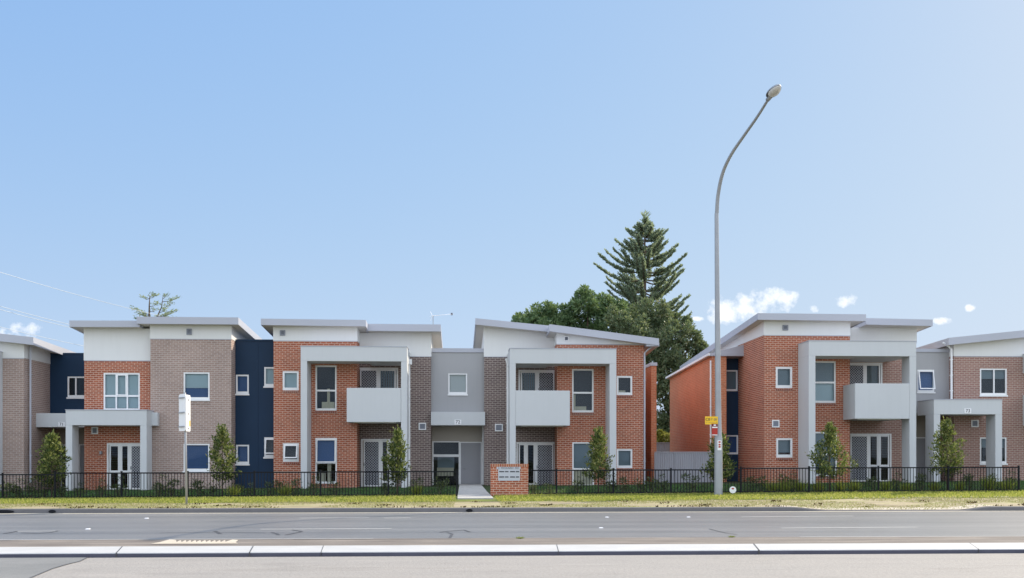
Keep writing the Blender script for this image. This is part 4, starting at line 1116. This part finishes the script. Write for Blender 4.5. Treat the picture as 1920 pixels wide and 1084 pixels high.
# TV aerial
Ya_ = 52; ab = P(812, 611, Ya_)
AE = thing('tv_aerial', 'thin television aerial standing on the roof of the red townhouse', 'aerial', ab)
ab.z -= .35
zt_ = ZV(812, 592, Ya_)
MB().tube([ab, (ab.x, Ya_, zt_)], .02, 6).build('mast', 'galv', AE)
e0, e1 = P(809, 592.5, Ya_), P(847, 589, Ya_)
MB().tube([e0, e1], .014, 6).build('boom', 'trim', AE)
q = MB()
for k in range(11):
    p = e0.lerp(e1, k / 10); l_ = .42 - .025 * k; q.tube([p + Vector((.1, -l_, -.03)), p + Vector((-.1, l_, .03))], .010, 5)
q.build('element', 'trim', AE)
q = MB(); q.box(e1.x - .05, e1.x + .05, Ya_ - .05, Ya_ + .05, e1.z - .05, e1.z + .05); q.build('end_box', 'inkgrey', AE)
q = MB()
for s_ in (-1, 1): q.tube([e0 + Vector((.05, 0, 0)), e0 + Vector((-.05, .1, s_ * .22))], .012, 5)
q.build('reflector', 'trim', AE)

# overhead cables
def cable(label, a, b, sag):
    a, b = P(*a), P(*b); pts = []
    for k in range(25):
        t = k / 24; p = a.lerp(b, t); p.z -= sag * 4 * t * (1 - t); pts.append(p)
    o = MB().tube(pts, .014, 5).build('cable', 'wire')
    tag(o, label, 'cable', 'overhead cables at the left')
cable('highest thin overhead cable running down to the small tree behind the roof', (-260, 425, 50), (300, 592, 74), .25)
cable('upper of the twin overhead cables meeting the roof corner', (-260, 493, 50), (190, 622, 72), .2)
cable('lower of the twin overhead cables meeting the roof corner', (-260, 501, 50), (190, 627, 72), .2)
cable('lowest faint overhead cable dropping behind the navy link', (-260, 540, 50), (190, 655, 72), .2)

# road reflectors
rr = None
for (u, v, lab) in ((165, 992.5, 'white road reflector at the left, above the long curved shadow'), (275, 972.3, 'small faint reflector on the far lane line at the left'), (1127, 990.3, 'white road reflector near the middle of the road'),
                    (1138, 970.2, 'faint reflector on the far lane, right of the crack'), (1291, 970, 'smallest faint reflector on the far lane, nearest the street lamp')):
    g = Vector(gp(u, v)); q = MB()
    q.hexa([(g.x - .05, g.y - .05, .002), (g.x + .05, g.y - .05, .002), (g.x + .05, g.y + .05, .002), (g.x - .05, g.y + .05, .002), (g.x - .035, g.y - .025, .018), (g.x + .035, g.y - .025, .018), (g.x + .035, g.y + .025, .018), (g.x - .035, g.y + .025, .018)])
    tag(q.build('road_reflector', 'sticker'), lab, 'reflector', 'road reflectors')
# stormwater outlets in the kerb face
for (u, lab) in ((6, 'wide dark drain opening in the kerb at the left edge'), (98, 'small black drain hole in the kerb near the left edge'), (880, 'small black drain hole in the kerb in front of the entry path')):
    xk_ = XU(u, KERB_Y); wd = .24 if u < 50 else .075; q = MB()
    q.prism([(xk_ + wd * 1.3 * math.cos(k * math.pi / 8), .055 + .05 * math.sin(k * math.pi / 8)) for k in range(16)], KERB_Y - .03, KERB_Y + .06)
    tag(q.build('drain_outlet', 'black'), lab, 'drain', 'kerb drain outlets')

# ================================================================== PLANTS
def small_tree_mesh(seed, h, wd, n=2600):
    global RNG
    RNG = np.random.default_rng(seed)
    # clumps along ascending twigs round a thin stem, cone outline with gaps
    cen, dr = [], []
    twigs = []
    nt = 38
    for i in range(nt):
        t = (i + .5) / nt; z = h * (.25 + .73 * t); az = i * 2.4 + RNG.normal() * .4
        prof = (math.sin(min(1, t / .22) * math.pi / 2) * (1 - t) ** .75 + .05)
        L_ = wd * .62 * prof * RNG.uniform(.5, 1.35); el = lerp(.15, 1.0, t)
        d = np.array([math.cos(az) * math.cos(el), math.sin(az) * math.cos(el), math.sin(el)])
        twigs.append((np.array([0, 0, z - L_ * .3]), d, L_))
        m = int(n / nt * (.5 + prof * 1.2))
        s = RNG.uniform(.25, 1.0, m) ** .8
        p = twigs[-1][0] + d * (s * L_)[:, None] + RNG.normal(size=(m, 3)) * .065 * (1 + .4 * prof)
        cen.append(p); dr.append(d * .8 + RNG.normal(size=(m, 3)) * .65 + np.array([0, 0, .35]))
    # leader
    p = np.zeros((60, 3)); p[:, 2] = h * RNG.uniform(.8, 1.0, 60); p[:, :2] += RNG.normal(size=(60, 2)) * .04
    cen.append(p); dr.append(RNG.normal(size=(60, 3)) * .5 + np.array([0, 0, .9]))
    cen = np.concatenate(cen); dr = unit(np.concatenate(dr)); k = len(cen)
    me = leaf_mesh('crown', cen, dr, RNG.uniform(.09, .17, k), RNG.uniform(.04, .07, k), fold=.15)
    q = MB(); q.tube([(0, 0, -.05), (.01, .01, h * .3), (-.01, 0, h * .65), (0, .01, h * .95)], [.03, .026, .018, .006], 7)
    for b, d, L_ in twigs[::2]: q.tube([tuple(b), tuple(b + d * L_ * .6)], [.008, .004], 4)
    return me, q
MT = [(97, 922, 815, 70, 'small magnolia tree against the left grey porch column, its top brightly lit'), (417, 925, 801, 58, 'tallest slender magnolia tree beside the navy link, in front of the brown wall'),
      (745, 925, 808, 56, 'young magnolia tree in front of the mesh door left of the entrance'), (1122, 927, 806, 62, 'dark magnolia tree in front of the grey portal column right of the brick sign'),
      (1350, 925, 815, 70, 'magnolia tree partly hidden behind the street lamp pole'), (1555, 918, 797, 84, 'wide magnolia tree in front of the large red townhouse right of the lamp'),
      (1776, 920, 790, 72, 'magnolia tree in front of the square porch at the right')]
for i, (u, vb, vt, wpx, lab) in enumerate(MT):
    Yt = 40.55; b = P(u, 930, Yt); b.z = gz(b.x, Yt); ht = ZV(u, vt, Yt) - b.z; wd = wpx * Yt / F_PX
    r = thing('magnolia_tree', lab, 'tree', b, 'young magnolia trees behind the fence')
    me, q = small_tree_mesh(140 + i, ht, wd * [.92, .9, .88, .95, .9, 1.0, .9][i], int(900 + wpx * 15))
    add_mesh('crown', me, 'leaf_mag', r)
    ORG[r.name] = Vector((0, 0, 0)); q.build('trunk', 'bark', r, smooth=True)
    r.rotation_euler.z = i * 1.3

# shrubs and tufts along the fence (three meshes of each, copied)
RNG = np.random.default_rng(5)
def shrub_mesh(seed, n=420):
    global RNG
    RNG = np.random.default_rng(seed)
    lob = RNG.normal(size=(9, 3)) * np.array([.22, .18, .16]) + np.array([0, 0, .42]); cen, dr = [], []
    for l in lob:
        m = n // 9; d = unit(RNG.normal(size=(m, 3))); p = l + d * RNG.uniform(.05, .20, m)[:, None]; p[:, 2] = np.maximum(p[:, 2], .03)
        cen.append(p); dr.append(d + np.array([0, 0, .5]))
    cen = np.concatenate(cen); dr = unit(np.concatenate(dr)); k = len(cen)
    return leaf_mesh('foliage', cen, dr, RNG.uniform(.07, .15, k), RNG.uniform(.03, .055, k), fold=.15)
def tuft_mesh(seed, n=150):
    global RNG
    RNG = np.random.default_rng(seed)
    az = RNG.uniform(0, 6.283, n); el = RNG.uniform(.7, 1.45, n)
    d = np.stack([np.cos(az) * np.cos(el), np.sin(az) * np.cos(el), np.sin(el)], 1)
    cen = RNG.normal(size=(n, 3)) * np.array([.08, .08, 0])
    return leaf_mesh('blades', cen, d, RNG.uniform(.35, .75, n), RNG.uniform(.015, .03, n))
SHM = [shrub_mesh(200 + i) for i in range(4)]; TUM = [tuft_mesh(300 + i) for i in range(3)]
for m_ in SHM: m_.materials.append(M['leaf_shrub'])
for m_ in TUM: m_.materials.append(M['leaf_tuft'])
q = MB()
for k in range(6): q.tube([(0, 0, -.02), (.18 * math.cos(k), .18 * math.sin(k), .45)], [.012, .006], 4)
ORG.clear(); STEM = q.build('stem', 'bark'); C.objects.unlink(STEM)
def place_shrub(u, s, lab, kind='shrub', Y_=40.75, g=None):
    x = XU(u, Y_); b = Vector((x, Y_, gz(x, Y_)))
    k = random.randrange(4)
    if kind == 'shrub':
        r = thing('shrub', lab, 'shrub', b, 'dark shrubs behind the fence')
        f = bpy.data.objects.new('foliage', SHM[k]); C.objects.link(f); f.parent = r
        st = STEM.copy(); C.objects.link(st); st.parent = r; st.name = 'stem'
    else:
        r = bpy.data.objects.new('grass_tuft', TUM[k % 3]); C.objects.link(r); r.location = b
        tag(r, lab, 'grass tuft', 'strappy grass tufts behind the fence')
    r.scale = (s * random.uniform(.9, 1.15), s, s * random.uniform(.85, 1.1)); r.rotation_euler.z = random.uniform(0, 6.28)
SHRUBS = [(12, 1.0, 'dark shrub behind the fence in the bottom left corner by the grey pillar'), (33, 1.05, 'dark shrub at the foot of the leftmost brown brick wall'), (58, .85, 'low dark shrub under the downpipe of the leftmost brown townhouse'),
          (84, .9, 'dark shrub touching the left side of the leftmost magnolia'), (116, .9, 'dark shrub at the foot of the left porch column'), (148, .8, 'small round shrub just right of the left porch column'),
          (190, .85, 'small round shrub in front of the red wall under the porch'), (222, .95, 'upright shrub in front of the glazed door under the porch'), (300, 1.05, 'broad dark shrub right of the porch, below the brown wall'),
          (322, .95, 'dark shrub just left of the white road sign post'), (372, .95, 'dark shrub right of the road sign post, under the lower brown-wall window'), (398, .85, 'dark shrub left of the slender magnolia at the brown wall'),
          (444, .8, 'dark shrub right of the slender magnolia, at the corner of the navy link'), (468, .7, 'low shrub in front of the navy wall, left of the fence post'), (505, .75, 'low shrub at the right edge of the navy wall'),
          (528, .9, 'shrub in front of red brick, next to the navy link'), (550, 1.0, 'fuller shrub left of the tall grey portal column'), (588, .9, 'dark shrub right of the tall grey portal column'),
          (630, .8, 'small shrub under the lower curtained window, right of its sill'), (724, .9, 'dark shrub at the left of the magnolia by the mesh door'), (777, .85, 'dark shrub right of the magnolia, by the downpipe'),
          (825, .95, 'shrub in front of the tall sidelight window of the entrance'), (1000, .7, 'low shrub right of the brick sign wall'), (1030, .6, 'lowest shrub in front of the mesh door right of the sign'),
          (1083, .85, 'dark shrub under the window right of the brick sign, left of the magnolia'), (1146, 1.0, 'dark shrub hugging the right of the magnolia at the portal column'), (1168, .95, 'shrub under the small lower window of the sloping-roof townhouse'),
          (1200, .9, 'shrub at the right corner of the sloping-roof townhouse'), (1222, .95, 'leafy shrub in front of the narrow rear wing'), (1246, .85, 'shrub at the left end of the grey sheet fence'),
          (1300, 1.05, 'rounded dark shrub before the grey sheet fence, left of the lamp'), (1402, .95, 'dark shrub at the corner of the navy recess, right of the lamp'), (1428, .95, 'dark shrub below the corner of the large red townhouse'),
          (1470, .95, 'dark shrub under the lower small window of the large red townhouse'), (1488, .9, 'shrub just left of the pale portal column at the right'), (1637, .85, 'olive shrub in front of the glazed doors, left of the fence post'),
          (1680, .8, 'small olive shrub under the right balcony corner'), (1728, 1.05, 'olive shrub in front of the porch door at the right'), (1818, .95, 'olive shrub between the two porch columns at the right'),
          (1858, 1.0, 'dark shrub inside the porch, left of its right column'), (1897, 1.0, 'dark shrub at the end of the fence, right edge')]
for (u, s, lab) in SHRUBS: place_shrub(u, s * .8, lab)
TUFTS = [(438, .9, 'bright grass tuft right of the slender magnolia trunk'), (536, .9, 'yellow-green grass tuft in front of the red wall beside the navy link'), (782, .8, 'single bright grass tuft by the downpipe left of the entrance'),
         (1448, .85, 'leftmost bright tuft below the large red townhouse'), (1472, .9, 'bright tuft under the lower window of the large red townhouse'), (1500, .9, 'bright tuft beside the pale portal column at the right'),
         (1534, .8, 'bright tuft left of the wide magnolia trunk'), (1575, .95, 'bright tuft right of the wide magnolia trunk'), (1602, .85, 'bright tuft below the mesh door of the large red townhouse'),
         (1660, .8, 'bright tuft right of the fence post before the right glazed doors'), (1700, .75, 'bright tuft at the foot of the right balcony column'), (1752, .75, 'bright tuft left of the rightmost magnolia trunk'), (1800, .7, 'small tuft right of the rightmost magnolia trunk'),
         (1853, .95, 'tall yellow tuft left of the porch column at the right edge'), (1888, .95, 'tall yellow tuft right of the porch column at the right edge')]
for (u, s, lab) in TUFTS: place_shrub(u, s, lab, 'tuft', 40.4)
for (u, s, lab, yy) in ((975, .2, None, 0), (1372, .17, None, 0)):
    g = gp(u, 1010.5 if u < 1000 else 1008); r = bpy.data.objects.new('weed', TUM[0]); C.objects.link(r); r.location = g; r.scale = (s * 1.3, s, s * .4)
    tag(r, 'pale weed growing in the median gutter ' + ('below the brick sign wall' if u < 1000 else 'below the street lamp'), 'weed', 'weeds in the gutter')

# lawns as blades
def blades(name, n, xr, yr, hl, wl, mat, seed, keep=None):
    rg = np.random.default_rng(seed)
    x = rg.uniform(*xr, n); y = rg.uniform(*yr, n)
    if keep is not None: m_ = keep(x, y); x, y = x[m_], y[m_]
    n = len(x); z = np.array([gz(a, b) for a, b in zip(x, y)])
    az = rg.uniform(0, 6.283, n); el = rg.uniform(.6, 1.5, n)
    d = np.stack([np.cos(az) * np.cos(el), np.sin(az) * np.cos(el), np.sin(el)], 1)
    me = leaf_mesh(name, np.stack([x, y, z], 1), d, rg.uniform(*hl, n), rg.uniform(*wl, n))
    return struct(add_mesh(name, me, mat), 'stuff')
LE = np.vectorize(lawn_edge)
path_k = lambda x, y: ~((x > xa0 - .1) & (x < xa1 + .1)) & ~((x > x_s0) & (x < x_s1) & (y > 39.6))
x_s0, x_s1 = XU(920, Ys), XU(990.5, Ys)
blades('grass', 60000, (-19, 25), (34.8, 40.3), (.05, .11), (.02, .04), 'grass', 1, lambda x, y: path_k(x, y) & (y > LE(x) + np.random.default_rng(3).normal(size=len(x)) * .12))
blades('garden_grass', 30000, (-22, 28), (40.2, 45.2), (.04, .10), (.02, .04), 'grass_sh', 2, path_k)
blades('dry_grass', 42000, (-18, 24), (KERB_Y + .2, 36.3), (.02, .055), (.015, .03), 'drygrass', 3, lambda x, y: path_k(x, y) & (np.sin(x * 1.7 + np.sin(y * 2)) + np.sin(x * .6 + y) > -.9))
blades('leaf_litter', 16000, (-18, 24), (KERB_Y + .17, 35), (.03, .075), (.03, .06), 'litter', 4, lambda x, y: ((y < KERB_Y + .42) & (np.sin(x * 2.1) + np.sin(x * .77 + 2) + np.sin(x * 5.3) > .2) | (np.sin(x * 1.3 + 1.1 * y) + np.sin(x * 3.7 - 2 * y) > 1.72)) & ((x < X_D[0]) | (x > X_D[3]) | (y > KERB_Y + 1)))

# ------------------------------------------------------------------ trees behind
def lobed_tree(name, label, u, vtop, Y_, lobes, mat, leaf=(.16, .32), dens=60, seed=0, trunk_r=.25, cat='tree'):
    """lobes: (u, v, radius px) clusters that make the crown"""
    global RNG
    RNG = np.random.default_rng(seed)
    b = P(u, 900, Y_); b.z = gz(b.x, Y_)
    r = thing(name, label, cat, b, 'trees behind the townhouses'); cen, dr = [], []
    pxm = Y_ / F_PX; tips = []
    for (lu, lv, lr) in lobes:
        c0 = np.array(P(lu, lv, Y_)) - np.array(b); R0 = lr * pxm
        c0[1] += RNG.normal() * R0 * .6
        tips.append((c0, R0))
        nsub = max(6, int(14 * R0))
        for k in range(nsub):
            d = unit(RNG.normal(size=(1, 3)))[0]; d[1] = -abs(d[1]) if RNG.random() < .65 else d[1]
            sc = c0 + d * R0 * RNG.uniform(.55, 1.0) * np.array([1, 1, .85]); sr = R0 * RNG.uniform(.22, .42)
            m = int(dens * (1 + sr)); dd = unit(RNG.normal(size=(m, 3)) + np.array([0, 0, .25]))
            cen.append(sc + dd * sr * (RNG.uniform(.3, 1.0, m) ** .6)[:, None]); dr.append(dd + RNG.normal(size=(m, 3)) * .5 + np.array([0, 0, .35]))
        m = int(dens * 3); dd = unit(RNG.normal(size=(m, 3))); cen.append(c0 + dd * R0 * RNG.uniform(.2, .7, m)[:, None]); dr.append(dd)
    cen = np.concatenate(cen); dr = unit(np.concatenate(dr)); k = len(cen)
    me = leaf_mesh('crown', cen, dr, RNG.uniform(*leaf, k), RNG.uniform(leaf[0] * .5, leaf[1] * .5, k), fold=.1)
    add_mesh('crown', me, mat, r)
    q = MB(); top = max(t[0][2] for t in tips); zlow = min(t[0][2] for t in tips)
    q.tube([(0, 0, -.2), (0.1, 0, zlow * .6), (0, 0, lerp(zlow, top, .6))], [trunk_r, trunk_r * .8, trunk_r * .3], 9)
    for (c0, R0) in tips: q.tube([(0, 0, max(.5, c0[2] * .55)), tuple(c0 * np.array([.6, .6, .8])), tuple(c0)], [trunk_r * .4, trunk_r * .25, .03], 5)
    ORG[r.name] = Vector((0, 0, 0)); q.build('trunk', 'bark', r, smooth=True)
    return r
lobed_tree('broadleaf_tree', 'small rounded dark green tree showing over the ridge left of the big crown', 1010, 562, 72,
           [(1016, 592, 26), (993, 605, 26), (1035, 605, 24), (975, 618, 22), (1010, 625, 30), (1045, 640, 30), (985, 640, 30)], 'leaf_tree', seed=21, dens=75)
lobed_tree('broadleaf_tree', 'big spreading dark green tree left of the tall pine trunk', 1105, 543, 74,
           [(1098, 573, 30), (1068, 586, 26), (1130, 575, 28), (1075, 615, 34), (1115, 608, 36), (1155, 590, 32), (1175, 612, 36), (1140, 640, 40), (1090, 650, 40), (1055, 618, 22), (1185, 650, 40)], 'leaf_tree', seed=22, dens=75)
lobed_tree('bushy_conifer', 'bushy olive green conifer filling the gap under the tall pine', 1262, 600, 70,
           [(1225, 622, 34), (1262, 630, 30), (1290, 640, 26), (1304, 655, 20), (1240, 660, 36), (1280, 668, 34), (1300, 690, 26), (1255, 700, 38), (1230, 720, 36), (1285, 715, 32), (1245, 745, 38), (1275, 755, 36), (1240, 790, 36), (1265, 800, 36),
            (1240, 835, 30), (1275, 840, 30), (1205, 600, 30), (1180, 622, 30), (1152, 603, 24), (1236, 590, 28), (1268, 602, 26), (1290, 612, 16), (1212, 588, 26), (1312, 662, 12), (1315, 650, 11), (1210, 660, 36)], 'leaf_con', leaf=(.14, .28), seed=23, dens=70)
lobed_tree('yellow_shrub', 'yellow-green shrub glowing in the sun above the far grey fence', 1241, 808, 65, [(1236, 826, 10), (1246, 820, 12), (1252, 828, 10), (1240, 834, 12), (1238, 815, 7)], 'leaf_yel', leaf=(.12, .25), seed=24, dens=40, trunk_r=.05, cat='shrub')

def whorl_pine(name, label, u, vtop, Y_, tiers, spread, mat, seed, dens=1.0, rise=.55, leafl=(.35, .7), trunk_r=.3, leader=110):
    """an araucaria: tiers of ropey branches that dip from the trunk and sweep up at their ends"""
    global RNG
    RNG = np.random.default_rng(seed)
    b = P(u, 900, Y_); b.z = gz(b.x, Y_); top = P(u, vtop, Y_)
    r = thing(name, label, 'tree', b, 'trees behind the townhouses'); H_ = top.z - b.z
    q = MB(); q.tube([(0, 0, -.2), (0, 0, H_ * .5), (0, 0, H_ * .98)], [trunk_r, trunk_r * .62, .04], 9)
    cen, dr, Ls = [], [], []
    for i, (v, rp) in enumerate(tiers):
        z0 = ZV(u, v, Y_) - b.z; nb = 6 if rp > 25 else 5; off = RNG.uniform(0, 6.28)
        for k in range(nb):
            az = off + k * 2 * math.pi / nb + RNG.normal() * .28
            R_ = rp * Y_ / F_PX * RNG.uniform(.68, 1.04); hd2 = np.array([math.cos(az), math.sin(az), 0.]); jz = RNG.normal() * .16; rs_ = rise * RNG.uniform(.7, 1.3)
            n_ = 14; path = []
            for j in range(n_ + 1):
                t = j / n_; path.append(hd2 * R_ * t + np.array([0, 0, z0 + jz + R_ * (rs_ * t ** 1.7 - .10 * math.sin(t * math.pi))]))
            q.tube([tuple(p) for p in path[::2]], [lerp(.07, .012, j / 7) for j in range(8)], 5)
            nl = int(R_ * 34 * dens) + 14
            for _ in range(nl):
                t = RNG.uniform(.12, 1) ** .8; j = min(n_ - 1, int(t * n_)); p = path[j] + (path[j + 1] - path[j]) * (t * n_ - j)
                tang = path[j + 1] - path[j]; tang = tang / np.linalg.norm(tang)
                side = np.cross(tang, [0, 0, 1]); side /= np.linalg.norm(side) + 1e-9
                s_ = RNG.choice([-1, 1]) * RNG.uniform(.1, .6)
                d = tang * .7 + side * s_ * 1.25 + np.array([0, 0, RNG.uniform(-.15, .75)]); L_ = RNG.uniform(*leafl) * (1.1 - .55 * t)
                cen.append(p); dr.append(d); Ls.append(L_)
                # needle sprays along the branchlet
                dn = d / np.linalg.norm(d)
                for e in (.35, .6, .85):
                    cen.append(p + dn * L_ * e); dr.append(dn + RNG.normal(size=3) * .55 + np.array([0, 0, .3])); Ls.append(L_ * .45)
    # leader tuft
    for _ in range(leader):
        cen.append(np.array([RNG.normal() * .12, RNG.normal() * .12, H_ - RNG.uniform(0, 1.6)])); dr.append(np.array([RNG.normal() * .5, RNG.normal() * .5, .8])); Ls.append(.5)
    cen = np.array(cen); dr = unit(np.array(dr)); Ls = np.array(Ls)
    me = leaf_mesh('crown', cen, dr, Ls, Ls * .0 + .095, fold=.2)
    add_mesh('crown', me, mat, r); ORG[r.name] = Vector((0, 0, 0)); q.build('trunk', 'bark', r, smooth=True)
    return r
tiers = [(398, 12), (407, 22), (418, 34), (430, 45), (443, 55), (457, 66), (471, 78), (486, 86), (501, 90), (516, 88), (532, 86), (548, 88), (564, 88), (582, 90), (602, 92), (624, 94), (645, 94)]
whorl_pine('norfolk_pine', 'tall symmetrical pine with tiers of upswept branches rising above the roofs', 1209, 402, 82, [(v + 26, r_) for v, r_ in tiers], 1, 'leaf_pine', 31, 1.7, .36, (.32, .6))
RNG = np.random.default_rng(41)
Yw_ = 95; b = P(282, 900, Yw_); b.z = gz(b.x, Yw_)
WT = thing('wispy_tree', 'small flat-topped wispy tree peeping over the brown and red townhouse roof', 'tree', b, 'trees behind the townhouses')
rel = lambda u, v, dy=0.0: P(u, v, Yw_ + dy) - b
q = MB(); q.tube([(0, 0, -.2), rel(281, 640), rel(280, 600), rel(280, 572), rel(281, 553)], [.22, .14, .10, .06, .02], 7)
q.tube([rel(281, 612), rel(292, 600, .3), rel(303, 576, .5), rel(306, 553, .5)], [.09, .07, .05, .015], 6)
cen, dr = [], []
for (u0, v0, u1, v1, dy) in ((280, 560, 268, 558, .4), (280, 559, 292, 553, -.5), (281, 556, 286, 551, .2), (305, 560, 311, 553, .2), (305, 566, 333, 558, -.6), (303, 578, 322, 568, .7), (280, 575, 296, 568, -.9), (280, 590, 250, 578, .2), (280, 592, 258, 588, -.8),
                             (280, 596, 266, 590, 1.2), (296, 592, 329, 583, .2), (296, 594, 320, 588, -1.0), (290, 599, 310, 592, 1.3), (281, 584, 292, 580, .6), (300, 586, 312, 578, -.4), (281, 600, 255, 597, -.4), (296, 602, 330, 598, .6)):
    p0, p1 = rel(u0, v0), rel(u1, v1, dy); mid = p0.lerp(p1, .5) - Vector((0, 0, .12))
    q.tube([p0, mid, p1], [.035, .022, .008], 5)
    m = int(34 * (p1 - p0).length) + 16
    for _ in range(m):
        t = RNG.uniform(.3, 1.03); p = p0.lerp(p1, t)
        cen.append(np.array(p) + RNG.normal(size=3) * np.array([.10, .30, .045])); dr.append(np.array((p1 - p0).normalized()) * .8 + RNG.normal(size=3) * np.array([.5, .8, .25]) + np.array([0, 0, .2]))
cen = np.array(cen); dr = unit(np.array(dr)); k = len(cen)
add_mesh('crown', leaf_mesh('crown', cen, dr, RNG.uniform(.18, .36, k), RNG.uniform(.05, .09, k), fold=.15), 'leaf_pine', WT)
ORG[WT.name] = Vector((0, 0, 0)); q.build('trunk', 'bark', WT, smooth=True)
